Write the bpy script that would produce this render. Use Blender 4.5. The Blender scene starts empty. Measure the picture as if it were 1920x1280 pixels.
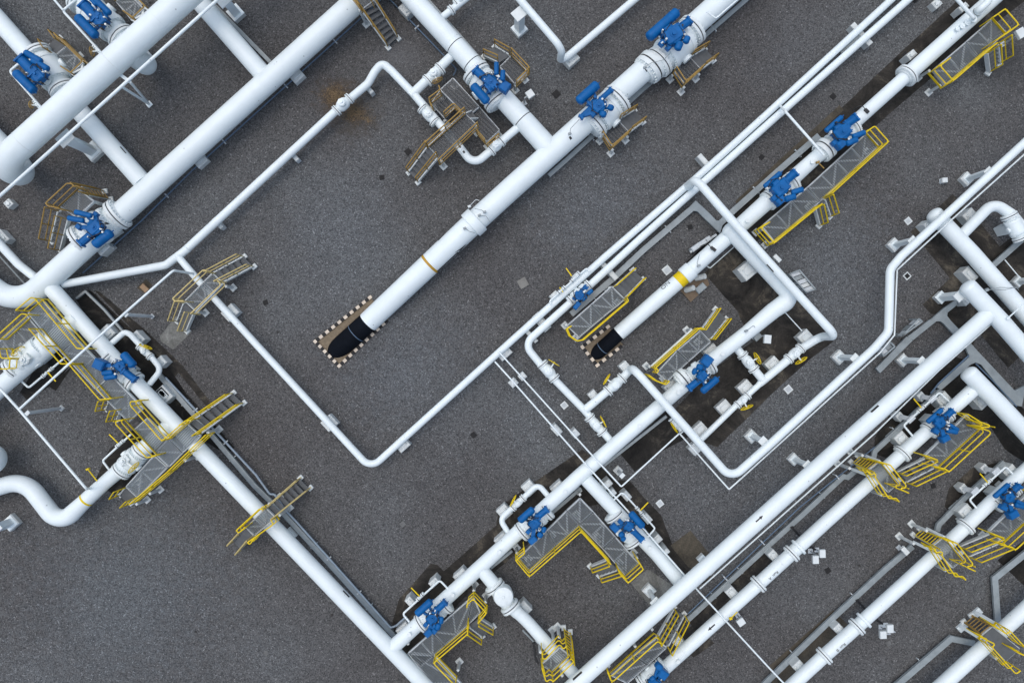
import bpy, math, random
from mathutils import Vector as V

# ---------------------------------------------------------------- camera, sky, sun
H = 35.0          # camera height above the yard (m)
PPM = 40.0        # photograph pixels per metre on the ground
scene = bpy.context.scene
cam_data = bpy.data.cameras.new('camera')
cam_data.sensor_width = 36.0
cam_data.lens = 36.0 * H / 48.0
cam_data.clip_end = 500.0
cam = bpy.data.objects.new('camera', cam_data)
cam.location = (0, 0, H)
scene.collection.objects.link(cam)
scene.camera = cam

SUN_EL, SUN_AZ = math.radians(74), math.radians(310)
world = bpy.data.worlds.new('World')
scene.world = world
world.use_nodes = True
wn = world.node_tree
bg = wn.nodes['Background']
sky = wn.nodes.new('ShaderNodeTexSky')
sky.sky_type = 'NISHITA'
sky.sun_disc = False
sky.sun_elevation = SUN_EL
sky.sun_rotation = SUN_AZ
sky.air_density = 0.9
sky.dust_density = 4.0
sky.ozone_density = 0.8
wn.links.new(sky.outputs[0], bg.inputs[0])
bg.inputs[1].default_value = 0.15

sun_data = bpy.data.lights.new('sun', 'SUN')
sun_data.energy = 1.1
sun_data.angle = math.radians(120)
sun_data.color = (0.93, 1.0, 0.985)
sun = bpy.data.objects.new('sun', sun_data)
d = V((math.sin(SUN_AZ) * math.cos(SUN_EL), math.cos(SUN_AZ) * math.cos(SUN_EL), math.sin(SUN_EL)))
sun.rotation_euler = d.to_track_quat('Z', 'Y').to_euler()
scene.collection.objects.link(sun)

scene.view_settings.view_transform = 'Standard'
scene.view_settings.look = 'None'
scene.view_settings.exposure = 0.07
scene.view_settings.gamma = 1.0

COL = scene.collection
rnd = random.Random(7)

# ---------------------------------------------------------------- coordinates
def W(x, y, z=0.0):
    """Point of the yard at height z that lies under photograph point (x, y)."""
    k = (H - z) / H / PPM
    return V(((x - 960.0) * k, (640.0 - y) * k, z))

def lift(x, y, z0, z1):
    """Straight above or below W(x, y, z0), at height z1."""
    p = W(x, y, z0)
    return V((p.x, p.y, z1))

def wm(px, z):
    return px / PPM * (H - z) / H

FR = dict(R1=(740, 80, 4.57), R2=(1050, 0, 4.267), R3=(1380, 180, 4.267), R4=(1680, 0, 6.4), R5=(60, 320, 7.53),
          R6=(290, 460, 7.11), R7=(0, 540, 4.922), R8=(150, 720, 5.12), S1=(410, 880, 7.53), S2=(1010, 490, 7.11),
          S3=(1190, 560, 6.4), S4=(910, 890, 5.567), S5=(730, 1080, 6.4), S6=(980, 1130, 5.647), S7=(1580, 720, 5.567),
          S8=(1690, 870, 5.565), T1=(1770, 1110, 7.53), T2=(0, 0, 5.566), T3=(1240, 360, 4.266), T4=(1280, 620, 5.817),
          T5=(1620, 340, 4.923), T6=(1640, 520, 5.332), T7=(1400, 960, 4.571), T8=(1040, 870, 5.333), G=(0, 0, 1.0))
for _c, _x in zip('0123', (0, 480, 960, 1440)):
    for _r, _y in zip('abcd', (0, 320, 640, 960)):
        FR[_r + _c] = (_x, _y, 4.0)

def P(f, *c):
    ox, oy, s = FR[f]
    return [(ox + c[i] / s, oy + c[i + 1] / s) for i in range(0, len(c), 2)]

# ---------------------------------------------------------------- mesh builder
class MB:
    def __init__(self):
        self.v, self.f, self.s = [], [], []

    def add(self, verts, faces, smooth=False):
        n = len(self.v)
        self.v += [V(p) for p in verts]
        self.f += [tuple(i + n for i in f) for f in faces]
        self.s += [smooth] * len(faces)

    def prism(self, poly, z0, z1):
        """Upright prism over world xy polygon."""
        n = len(poly)
        a = sum(poly[i][0] * poly[(i + 1) % n][1] - poly[(i + 1) % n][0] * poly[i][1] for i in range(n))
        if a < 0:
            poly = poly[::-1]
        vs = [(p[0], p[1], z0) for p in poly] + [(p[0], p[1], z1) for p in poly]
        fs = [tuple(range(n - 1, -1, -1)), tuple(range(n, 2 * n))]
        fs += [(i, (i + 1) % n, n + (i + 1) % n, n + i) for i in range(n)]
        self.add(vs, fs)

    def sheet(self, poly, z):
        n = len(poly)
        a = sum(poly[i][0] * poly[(i + 1) % n][1] - poly[(i + 1) % n][0] * poly[i][1] for i in range(n))
        if a < 0:
            poly = poly[::-1]
        self.add([(p[0], p[1], z) for p in poly], [tuple(range(n))])

    def bar(self, a, b, w, h, up=V((0, 0, 1)), bev=0.0):
        """Rectangular bar from a to b, w wide across, h deep along up."""
        a, b = V(a), V(b)
        t = (b - a).normalized()
        s = t.cross(up)
        if s.length < 1e-4:
            s = t.cross(V((1, 0, 0)))
        s.normalize()
        u = s.cross(t).normalized()
        vs = []
        for p in (a, b):
            for i, j in ((-1, -1), (1, -1), (1, 1), (-1, 1)):
                vs.append(p + s * (i * w / 2) + u * (j * h / 2))
        self.add(vs, [(3, 2, 1, 0), (4, 5, 6, 7), (0, 1, 5, 4), (1, 2, 6, 5), (2, 3, 7, 6), (3, 0, 4, 7)])

    def block(self, c, ux, lx, ly, z0, z1, bev=0.0):
        """Upright box with chamfered top, centre c, long axis direction ux (xy)."""
        ux = V((ux[0], ux[1], 0)).normalized()
        uy = V((-ux.y, ux.x, 0))
        def ring(z, k):
            return [V((c[0], c[1], 0)) + ux * (i * (lx / 2 - k)) + uy * (j * (ly / 2 - k)) + V((0, 0, z)) for i, j in ((-1, -1), (1, -1), (1, 1), (-1, 1))]
        vs = ring(z0, 0) + ring(z1 - bev, 0) + (ring(z1, bev) if bev else [])
        fs = [(3, 2, 1, 0)]
        n = 2 if bev else 1
        for k in range(n):
            o = 4 * k
            fs += [(o + i, o + (i + 1) % 4, o + 4 + (i + 1) % 4, o + 4 + i) for i in range(4)]
        fs.append(tuple(4 * n + i for i in range(4)))
        self.add(vs, fs)

    def lathe(self, o, axis, prof, seg=28, caps=True):
        """prof: list of (t along axis, radius)."""
        o, ax = V(o), V(axis).normalized()
        s = ax.cross(V((0, 0, 1)))
        if s.length < 1e-3:
            s = V((1, 0, 0))
        s.normalize()
        u = ax.cross(s)
        vs, fs = [], []
        for t, r in prof:
            for k in range(seg):
                a = 2 * math.pi * k / seg
                vs.append(o + ax * t + (s * math.cos(a) + u * math.sin(a)) * r)
        for i in range(len(prof) - 1):
            for k in range(seg):
                fs.append((i * seg + k, i * seg + (k + 1) % seg, (i + 1) * seg + (k + 1) % seg, (i + 1) * seg + k))
        if caps:
            fs.append(tuple(range(seg - 1, -1, -1)))
            fs.append(tuple((len(prof) - 1) * seg + k for k in range(seg)))
        self.add(vs, fs, True)

    def cyl(self, a, b, r, seg=16):
        a, b = V(a), V(b)
        self.lathe(a, b - a, [(0, r), ((b - a).length, r)], seg)

    def capsule(self, a, b, r, seg=20):
        a, b = V(a), V(b)
        L = (b - a).length
        k = min(r * 0.55, L / 2)
        pr = []
        for i in range(6):
            t = math.pi / 2 * i / 5
            pr.append((k - k * math.cos(t), max(0.01, r * math.sin(t))))
        pr += [(L - p[0], p[1]) for p in pr[::-1]]
        self.lathe(a, b - a, pr, seg)

    def ball(self, c, r, zs=1.0, seg=16):
        pr = [(-r * zs * math.cos(math.pi * i / 10), max(0.002, r * math.sin(math.pi * i / 10))) for i in range(11)]
        self.lathe(c, (0, 0, 1), pr, seg)

    def tube(self, pts, r, seg=12, caps=True):
        """Sweep along a polyline; r one radius or one per point."""
        pts = [V(p) for p in pts]
        q = [pts[0]]
        rr = r if isinstance(r, list) else [r] * len(pts)
        qr = [rr[0]]
        for p, x in zip(pts[1:], rr[1:]):
            if (p - q[-1]).length > 1e-5:
                q.append(p)
                qr.append(x)
        pts, rr = q, qr
        n = len(pts)
        if n < 2:
            return
        tang = []
        for i in range(n):
            a = pts[i] - pts[i - 1] if i else pts[1] - pts[0]
            b = pts[i + 1] - pts[i] if i < n - 1 else a
            t = a.normalized() + b.normalized()
            tang.append(t.normalized() if t.length > 1e-6 else a.normalized())
        s = tang[0].cross(V((0, 0, 1)))
        if s.length < 1e-3:
            s = tang[0].cross(V((0, 1, 0)))
        s.normalize()
        vs, fs = [], []
        for i in range(n):
            if i:
                s = s - tang[i] * s.dot(tang[i])
                s.normalize()
            u = tang[i].cross(s)
            k = 1.0
            if 0 < i < n - 1:
                c = (pts[i] - pts[i - 1]).normalized().dot((pts[i + 1] - pts[i]).normalized())
                k = 1.0
            for j in range(seg):
                a = 2 * math.pi * j / seg
                vs.append(pts[i] + (s * math.cos(a) + u * math.sin(a)) * rr[i] * k)
        for i in range(n - 1):
            for j in range(seg):
                fs.append((i * seg + j, i * seg + (j + 1) % seg, (i + 1) * seg + (j + 1) % seg, (i + 1) * seg + j))
        if caps:
            fs.append(tuple(range(seg - 1, -1, -1)))
            fs.append(tuple((n - 1) * seg + j for j in range(seg)))
        self.add(vs, fs, True)

    def ring(self, c, axis, R, r, seg=24, sub=6):
        c, ax = V(c), V(axis).normalized()
        s = ax.cross(V((0, 0, 1)))
        if s.length < 1e-3:
            s = V((1, 0, 0))
        s.normalize()
        u = ax.cross(s)
        vs, fs = [], []
        for i in range(seg):
            a = 2 * math.pi * i / seg
            d_ = s * math.cos(a) + u * math.sin(a)
            for j in range(sub):
                b = 2 * math.pi * j / sub
                vs.append(c + d_ * (R + r * math.cos(b)) + ax * (r * math.sin(b)))
        for i in range(seg):
            for j in range(sub):
                fs.append((i * sub + j, ((i + 1) % seg) * sub + j, ((i + 1) % seg) * sub + (j + 1) % sub, i * sub + (j + 1) % sub))
        self.add(vs, fs, True)

    def bolts(self, c, axis, R, n, r, h):
        """Ring of hexagonal nuts standing on a flange face."""
        c, ax = V(c), V(axis).normalized()
        s = ax.cross(V((0, 0, 1)))
        if s.length < 1e-3:
            s = V((1, 0, 0))
        s.normalize()
        u = ax.cross(s)
        for i in range(n):
            a = 2 * math.pi * i / n
            p = c + (s * math.cos(a) + u * math.sin(a)) * R
            self.lathe(p, ax, [(0, r), (h, r)], 6)

    def build(self, name, mat, parent=None, origin=None):
        if not self.v:
            return None
        if origin is None:
            origin = ORG[parent.name] if parent else V((0, 0, 0))
        me = bpy.data.meshes.new(name)
        me.from_pydata([p - origin for p in self.v], [], self.f)
        me.polygons.foreach_set('use_smooth', self.s)
        me.validate()
        me.update()
        if any(self.s):
            me.set_sharp_from_angle(angle=math.radians(38))
        me.materials.append(mat)
        o = bpy.data.objects.new(name, me)
        COL.objects.link(o)
        if parent:
            o.parent = parent
            ORG[o.name] = origin
        else:
            o.location = origin
            ORG[o.name] = V(origin)
        return o

ORG = {}

def fillet(pts, R, n=8):
    """Round the corners of a polyline (list of Vectors or (Vector, radius))."""
    out = [pts[0]]
    for i in range(1, len(pts) - 1):
        a, b, c = (V(pts[k][0]) if isinstance(pts[k], tuple) else V(pts[k]) for k in (i - 1, i, i + 1))
        rb = pts[i][1] if isinstance(pts[i], tuple) else None
        d1, d2 = (a - b), (c - b)
        l1, l2 = d1.length, d2.length
        d1.normalize()
        d2.normalize()
        ang = d1.angle(d2)
        if ang > math.pi - 0.06 or ang < 0.02:
            out.append(pts[i])
            continue
        t = min(R / math.tan(ang / 2), l1 * 0.48, l2 * 0.48)
        r = t * math.tan(ang / 2)
        bis = (d1 + d2).normalized()
        cen = b + bis * (r / math.sin(ang / 2))
        s0, s1 = b + d1 * t - cen, b + d2 * t - cen
        tot = s0.angle(s1)
        for k in range(n + 1):
            f = k / n
            v = (s0 * math.sin((1 - f) * tot) + s1 * math.sin(f * tot)) / math.sin(tot)
            out.append((cen + v, rb) if rb is not None else cen + v)
    out.append(pts[-1])
    return out

def tag(o, label=None, cat=None, group=None, kind=None):
    if label:
        o['label'] = label
    if cat:
        o['category'] = cat
    if group:
        o['group'] = group
    if kind:
        o['kind'] = kind
    return o

def thing(name, label, cat, at, group=None):
    o = bpy.data.objects.new(name, None)
    o.empty_display_size = 0.3
    COL.objects.link(o)
    o.location = (at[0], at[1], 0.0)
    ORG[o.name] = V((at[0], at[1], 0.0))
    return tag(o, label, cat, group)

def copy_tree(o, delta, label, parent=None):
    """A thing with copies of its parts and sub-parts, moved by delta."""
    c = o.copy()
    COL.objects.link(c)
    if parent:
        c.parent = parent
    else:
        c.location = o.location + delta
        c['label'] = label
    for ch in [x for x in o.children]:
        copy_tree(ch, delta, None, c)
    return c

# ---------------------------------------------------------------- materials
def mat(name, col, rough=0.5, metal=0.0, var=0.0, scale=3.0, spec=0.5):
    m = bpy.data.materials.new(name)
    m.use_nodes = True
    nt = m.node_tree
    b = nt.nodes['Principled BSDF']
    b.inputs['Base Color'].default_value = (*col, 1)
    b.inputs['Roughness'].default_value = rough
    b.inputs['Metallic'].default_value = metal
    b.inputs['Specular IOR Level'].default_value = spec
    if var:
        geo = nt.nodes.new('ShaderNodeNewGeometry')
        nz = nt.nodes.new('ShaderNodeTexNoise')
        nz.inputs['Scale'].default_value = scale
        nz.inputs['Detail'].default_value = 5
        nz.inputs['Roughness'].default_value = 0.65
        nt.links.new(geo.outputs['Position'], nz.inputs['Vector'])
        mr = nt.nodes.new('ShaderNodeMapRange')
        mr.inputs['From Min'].default_value = 0.3
        mr.inputs['From Max'].default_value = 0.75
        mr.inputs['To Min'].default_value = 1.0 + var * 0.4
        mr.inputs['To Max'].default_value = 1.0 - var
        nt.links.new(nz.outputs['Fac'], mr.inputs['Value'])
        mul = nt.nodes.new('ShaderNodeVectorMath')
        mul.operation = 'SCALE'
        mul.inputs[0].default_value = col
        nt.links.new(mr.outputs[0], mul.inputs['Scale'])
        nt.links.new(mul.outputs[0], b.inputs['Base Color'])
    return m

WHITE = mat('white_paint', (0.735, 0.815, 0.835), 0.42, var=0.08, scale=0.9)

def specks(m, scale, size, tone):
    """Sparse small dirt spots over a paint."""
    nt = m.node_tree
    b = nt.nodes['Principled BSDF']
    src = b.inputs['Base Color'].links[0].from_socket
    geo = nt.nodes.new('ShaderNodeNewGeometry')
    v = nt.nodes.new('ShaderNodeTexVoronoi')
    v.inputs['Scale'].default_value = scale
    nt.links.new(geo.outputs['Position'], v.inputs['Vector'])
    mr = nt.nodes.new('ShaderNodeMapRange')
    mr.inputs['From Min'].default_value = size * .6
    mr.inputs['From Max'].default_value = size
    mr.inputs['To Min'].default_value = tone
    mr.inputs['To Max'].default_value = 1.0
    nt.links.new(v.outputs['Distance'], mr.inputs['Value'])
    mul = nt.nodes.new('ShaderNodeVectorMath')
    mul.operation = 'SCALE'
    nt.links.new(src, mul.inputs[0])
    nt.links.new(mr.outputs[0], mul.inputs['Scale'])
    nt.links.new(mul.outputs[0], b.inputs['Base Color'])

specks(WHITE, 1.6, 0.07, 0.62)
WHITE_OLD = mat('weathered_white_paint', (0.61, 0.655, 0.655), 0.6, var=0.2, scale=4.0)
FLANGE = mat('flange_paint', (0.71, 0.775, 0.785), 0.5, var=0.1, scale=6.0)
BLUE = mat('blue_paint', (0.0, 0.105, 0.33), 0.5, var=0.28, scale=3.0, spec=0.25)
YELLOW = mat('yellow_paint', (0.72, 0.53, 0.006), 0.5, var=0.15, scale=4.0, spec=0.3)
OCHRE = mat('ochre_paint', (0.33, 0.205, 0.045), 0.55, var=0.2, scale=4.0)
GOLD = mat('golden_band_paint', (0.46, 0.27, 0.025), 0.5, var=0.2)
BEIGE = mat('faded_yellow_paint', (0.60, 0.48, 0.20), 0.55, var=0.15, scale=4.0)
GALV = mat('galvanised_steel', (0.28, 0.325, 0.345), 0.5, 0.1, var=0.25, scale=2.5)
STEEL = mat('brace_steel', (0.52, 0.57, 0.60), 0.5, 0.0, var=0.2, scale=3.0)
CONDUIT = mat('painted_conduit', (0.10, 0.16, 0.24), 0.5, 0.1, var=0.2, scale=4.0)
HATCH = mat('dull_grey_cover', (0.14, 0.145, 0.145), 0.7, var=0.35, scale=6.0)
BLACK = mat('black_rubber', (0.012, 0.013, 0.015), 0.5, var=0.2)
TAR = mat('black_pipe_wrap', (0.005, 0.007, 0.011), 0.8, var=0.3, scale=2.0, spec=0.08)
INK = mat('black_marking', (0.02, 0.02, 0.022), 0.6)
TREAD = mat('dark_tread_steel', (0.10, 0.11, 0.118), 0.7, 0.0, var=0.25, scale=4.0)
CONC = mat('concrete', (0.36, 0.36, 0.33), 0.85, var=0.3, scale=3.0)
PLATE = mat('white_plate', (0.64, 0.69, 0.695), 0.4, var=0.1)
SAND = mat('sandy_gravel', (0.20, 0.16, 0.11), 0.95, var=0.4, scale=7.0)
DRAIN = mat('cast_iron', (0.014, 0.014, 0.015), 0.8, 0.0, var=0.3, scale=6.0)
GASKET = mat('dark_gasket', (0.035, 0.037, 0.04), 0.7)
RED = mat('red_paint', (0.5, 0.03, 0.02), 0.5)
GLASS = mat('gauge_glass', (0.25, 0.28, 0.3), 0.15)

def grating_material(name, col, scale, a0, a1, ang):
    m = bpy.data.materials.new(name)
    m.use_nodes = True
    nt = m.node_tree
    b = nt.nodes['Principled BSDF']
    b.inputs['Base Color'].default_value = (*col, 1)
    b.inputs['Roughness'].default_value = 0.55
    b.inputs['Metallic'].default_value = 0.2
    geo = nt.nodes.new('ShaderNodeNewGeometry')
    mp = nt.nodes.new('ShaderNodeMapping')
    mp.inputs['Rotation'].default_value = (0, 0, math.radians(ang))
    nt.links.new(geo.outputs['Position'], mp.inputs['Vector'])
    w = nt.nodes.new('ShaderNodeTexWave')
    w.wave_type = 'BANDS'
    w.bands_direction = 'Y'
    w.inputs['Scale'].default_value = scale
    nt.links.new(mp.outputs[0], w.inputs['Vector'])
    mr = nt.nodes.new('ShaderNodeMapRange')
    mr.inputs['From Min'].default_value = 0.3
    mr.inputs['From Max'].default_value = 0.7
    mr.inputs['To Min'].default_value = a0
    mr.inputs['To Max'].default_value = a1
    nt.links.new(w.outputs['Fac'], mr.inputs['Value'])
    nt.links.new(mr.outputs[0], b.inputs['Alpha'])
    return m

GRATE = grating_material('steel_grating', (0.16, 0.185, 0.20), 3.4, 0.20, 0.46, 43)
GRATE_WALK = grating_material('walkway_grating', (0.20, 0.24, 0.27), 3.4, 0.26, 0.56, -47)
PLANK = grating_material('ribbed_plank_grating', (0.08, 0.087, 0.093), 2.0, 0.36, 0.72, 43)

def ground_material():
    m = bpy.data.materials.new('tarmac_gravel')
    m.use_nodes = True
    nt = m.node_tree
    L = nt.links
    b = nt.nodes['Principled BSDF']
    b.inputs['Roughness'].default_value = 0.92
    b.inputs['Specular IOR Level'].default_value = 0.25
    geo = nt.nodes.new('ShaderNodeNewGeometry')
    def noise(scale, detail=4, rough=0.6):
        n = nt.nodes.new('ShaderNodeTexNoise')
        n.inputs['Scale'].default_value = scale
        n.inputs['Detail'].default_value = detail
        n.inputs['Roughness'].default_value = rough
        L.new(geo.outputs['Position'], n.inputs['Vector'])
        return n.outputs['Fac']
    def ramp(fac, *stops):
        r = nt.nodes.new('ShaderNodeValToRGB')
        e = r.color_ramp.elements
        e[0].position, e[0].color = stops[0][0], (*stops[0][1], 1)
        e[1].position, e[1].color = stops[-1][0], (*stops[-1][1], 1)
        for p, c in stops[1:-1]:
            x = e.new(p)
            x.color = (*c, 1)
        L.new(fac, r.inputs[0])
        return r.outputs[0]
    def mix(kind, fac, a, c):
        n = nt.nodes.new('ShaderNodeMix')
        n.data_type = 'RGBA'
        n.blend_type = kind
        if isinstance(fac, float):
            n.inputs[0].default_value = fac
        else:
            L.new(fac, n.inputs[0])
        L.new(a, n.inputs[6])
        if isinstance(c, tuple):
            n.inputs[7].default_value = (*c, 1)
        else:
            L.new(c, n.inputs[7])
        return n.outputs[2]
    # broad weathering: cool grey against brown grey
    base = ramp(noise(0.11, 3, 0.5), (0.34, (0.075, 0.0735, 0.0735)), (0.5, (0.088, 0.089, 0.090)), (0.66, (0.103, 0.109, 0.113)))
    mid = ramp(noise(1.1, 4, 0.6), (0.3, (0.93, 0.93, 0.93)), (0.7, (1.06, 1.06, 1.06)))
    base = mix('MULTIPLY', 1.0, base, mid)
    def stain(base, x, y, r, s, c):  # blends one tone patch into the ground
        c0 = W(x, y)
        dn = nt.nodes.new('ShaderNodeVectorMath')
        dn.operation = 'DISTANCE'
        L.new(geo.outputs['Position'], dn.inputs[0])
        dn.inputs[1].default_value = c0
        ad = nt.nodes.new('ShaderNodeMath')
        ad.operation = 'MULTIPLY_ADD'
        L.new(noise(2.6, 6, 0.7), ad.inputs[0])
        ad.inputs[1].default_value = -2.2 * r
        L.new(dn.outputs['Value'], ad.inputs[2])
        mr = nt.nodes.new('ShaderNodeMapRange')
        L.new(ad.outputs[0], mr.inputs['Value'])
        mr.inputs['From Min'].default_value = -1.1 * r + r * 0.1
        mr.inputs['From Max'].default_value = -1.1 * r + r * 1.0
        mr.inputs['To Min'].default_value = s
        mr.inputs['To Max'].default_value = 0.0
        base = mix('MIX', mr.outputs[0], base, c)
        return base
    # weathered paler areas, dark patches partly shade, then the stones, then stains with painted shade
    for q in ((230, 1130, 6.5, 0.75, (0.102, 0.113, 0.121)), (760, 700, 4.0, 0.75, (0.106, 0.115, 0.123)), (1115, 375, 4.0, 0.65, (0.106, 0.115, 0.123)), (1545, 480, 4.5, 0.7, (0.106, 0.115, 0.123)), (640, 440, 3.5, 0.5, (0.104, 0.112, 0.119)), (1300, 940, 2.5, 0.5, (0.104, 0.112, 0.119)), (1500, 110, 3, 0.4, (0.1, 0.106, 0.112)), (870, 900, 4.0, 0.55, (0.07, 0.068, 0.068)), (350, 185, 3.2, 0.5, (0.07, 0.067, 0.066)), (1060, 1080, 2.6, 0.7, (0.068, 0.066, 0.066)), (1640, 1010, 3.2, 0.45, (0.072, 0.069, 0.068)), (520, 800, 2.5, 0.35, (0.074, 0.071, 0.07)), (1150, 150, 2.5, 0.4, (0.074, 0.072, 0.072)), (1420, 1180, 3, 0.4, (0.073, 0.07, 0.069))):  # some dark ones paint shade by the top left pipes and L-shaped platform
        base = stain(base, *q)
    # stone chippings: one random tone per stone
    v = nt.nodes.new('ShaderNodeTexVoronoi')
    v.inputs['Scale'].default_value = 24.0
    L.new(geo.outputs['Position'], v.inputs['Vector'])
    sp = nt.nodes.new('ShaderNodeSeparateColor')
    L.new(v.outputs['Color'], sp.inputs[0])
    chip = ramp(sp.outputs[0], (0.0, (0.45, 0.45, 0.46)), (0.4, (0.92, 0.92, 0.92)), (0.88, (1.3, 1.3, 1.3)), (0.97, (1.6, 1.6, 1.6)), (1.0, (2.6, 2.6, 2.6)))
    base = mix('MULTIPLY', 1.0, base, chip)
    v3 = nt.nodes.new('ShaderNodeTexVoronoi')
    v3.inputs['Scale'].default_value = 0.55
    L.new(geo.outputs['Position'], v3.inputs['Vector'])
    base = mix('MULTIPLY', 1.0, base, ramp(v3.outputs['Distance'], (0.018, (0.4, 0.38, 0.36)), (0.05, (1.0, 1.0, 1.0))))
    for q in ((632, 184, 1.25, 0.85, (0.062, 0.043, 0.028)), (668, 216, 1.5, 0.62, (0.055, 0.042, 0.028)), (1108, 1010, 1.6, 0.35, (0.05, 0.048, 0.048)), (790, 915, 0.5, 0.5, (0.05, 0.05, 0.052)), (1880, 120, 1.8, 0.6, (0.03, 0.032, 0.034)), (742, 105, 1.6, 0.3, (0.16, 0.165, 0.175))):  # the spot inside the L-shaped platform paints its soft shade into the tarmac
        base = stain(base, *q)
    L.new(base, b.inputs['Base Color'])
    bp = nt.nodes.new('ShaderNodeBump')
    bp.inputs['Strength'].default_value = 0.5
    bp.inputs['Distance'].default_value = 0.02
    L.new(v.outputs['Distance'], bp.inputs['Height'])
    L.new(bp.outputs[0], b.inputs['Normal'])
    return m

def pad_material(name, lo, mid, hi, sc=0.9):
    m = bpy.data.materials.new(name)
    m.use_nodes = True
    nt = m.node_tree
    L = nt.links
    b = nt.nodes['Principled BSDF']
    b.inputs['Roughness'].default_value = 0.9
    b.inputs['Specular IOR Level'].default_value = 0.25
    geo = nt.nodes.new('ShaderNodeNewGeometry')
    n = nt.nodes.new('ShaderNodeTexNoise')
    n.inputs['Scale'].default_value = sc
    n.inputs['Detail'].default_value = 8
    n.inputs['Roughness'].default_value = 0.74
    n.inputs['Distortion'].default_value = 0.6
    L.new(geo.outputs['Position'], n.inputs['Vector'])
    r = nt.nodes.new('ShaderNodeValToRGB')
    e = r.color_ramp.elements
    e[0].position, e[0].color = 0.34, (*lo, 1)
    e[1].position, e[1].color = 0.74, (*hi, 1)
    x = e.new(0.54)
    x.color = (*mid, 1)
    L.new(n.outputs['Fac'], r.inputs[0])
    n.inputs['Lacunarity'].default_value = 2.3
    n2 = nt.nodes.new('ShaderNodeTexNoise')
    n2.inputs['Scale'].default_value = 14
    n2.inputs['Detail'].default_value = 3
    L.new(geo.outputs['Position'], n2.inputs['Vector'])
    mx = nt.nodes.new('ShaderNodeMix')
    mx.data_type = 'RGBA'
    mx.blend_type = 'OVERLAY'
    mx.inputs[0].default_value = 0.5
    L.new(r.outputs[0], mx.inputs[6])
    L.new(n2.outputs['Fac'], mx.inputs[7])
    L.new(mx.outputs[2], b.inputs['Base Color'])
    return m

PAD = pad_material('mossy_concrete', (0.010, 0.010, 0.0095), (0.038, 0.035, 0.031), (0.17, 0.15, 0.115), 0.7)
PAD_DARK = pad_material('dark_concrete', (0.008, 0.008, 0.008), (0.022, 0.021, 0.019), (0.10, 0.09, 0.075), 0.8)  # near-black mottle for the darkest slabs
PAD_BROWN = pad_material('brown_concrete', (0.05, 0.045, 0.036), (0.085, 0.075, 0.058), (0.13, 0.115, 0.085))
PAD_LIGHT = pad_material('pale_concrete', (0.09, 0.09, 0.085), (0.17, 0.175, 0.165), (0.30, 0.305, 0.29))
# ---------------------------------------------------------------- builders
def px_path(pts, w, z):
    """Spec points -> list of (world Vector, radius)."""
    out = []
    for p in pts:
        if isinstance(p, V):
            out.append((p, None))
        else:
            zz = p[2] if len(p) > 2 and p[2] is not None else z
            ww = p[3] if len(p) > 3 else w
            out.append((W(p[0], p[1], zz), wm(ww / 2, zz)))
    last = next((r for _, r in out if r is not None), wm(w / 2, z))
    res = []
    for p, r in out:
        if r is not None:
            last = r
        res.append((p, last))
    return res

def off_frame(p):
    k = PPM * H / (H - p.z)
    x, y = 960 + p.x * k, 640 - p.y * k
    return x < -19 or x > 1939 or y < -14 or y > 1294

def run_on(path, d=9.0):
    """Ends that leave the picture carry on across the site."""
    path = list(path)
    for i, j in ((0, 1), (-1, -2)):
        (p, r), (q, _) = path[i], path[j]
        v = p - q
        if off_frame(p) and abs(v.z) < .2 and v.length > .3:
            path[i] = (p + v.normalized() * d, r)
    return path

def flange_mesh(mb, c, ax, r, k=1.38, t=None, bolts=20, gap=None):
    """Two bolted flange discs on a pipe of radius r."""
    ax = V(ax).normalized()
    t = t or max(0.06, r * 0.30)
    R = r * k
    g = t * 0.08 + 0.012
    for s in (-1, 1):
        a = V(c) + ax * (s * g)
        mb.lathe(a, ax * s, [(0, R * 0.985), (0.012, R), (t * 0.8, R), (t * 0.84, R * 0.985)], 36)
        mb.lathe(a + ax * (s * t * 0.84), ax * s, [(0, r * 1.14), (t * 0.55, r * 1.02)], 28)
        if bolts:
            mb.bolts(a + ax * (s * t * 0.82), ax * s, (R + r * 1.1) / 2, bolts, max(0.014, r * 0.065), t * 0.34)
    if gap is not None:
        gap.lathe(V(c) - ax * (g + .004), ax, [(0, R * 0.975), (2 * g + .008, R * 0.975)], 32, False)

def add_flange(t, c, ax, r, k=1.38, th=None, bolts=20):
    fm, gk = MB(), MB()
    flange_mesh(fm, c, ax, r, k, th, bolts, gk)
    f = fm.build('flange', FLANGE, t)
    gk.build('gasket', GASKET, f)
    return f

def nearest_on(path, x, y):
    """Closest place of a world path to photograph point (x, y): position, direction, radius."""
    best = None
    for (a, ra), (b, rb) in zip(path, path[1:]):
        for i in range(41):
            f = i / 40
            p = a.lerp(b, f)
            k = PPM * H / (H - p.z)
            dx, dy = 960 + p.x * k - x, 640 - p.y * k - y
            q = dx * dx + dy * dy
            if best is None or q < best[0]:
                best = (q, p, (b - a).normalized(), ra + (rb - ra) * f)
    return best[1:]

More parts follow.
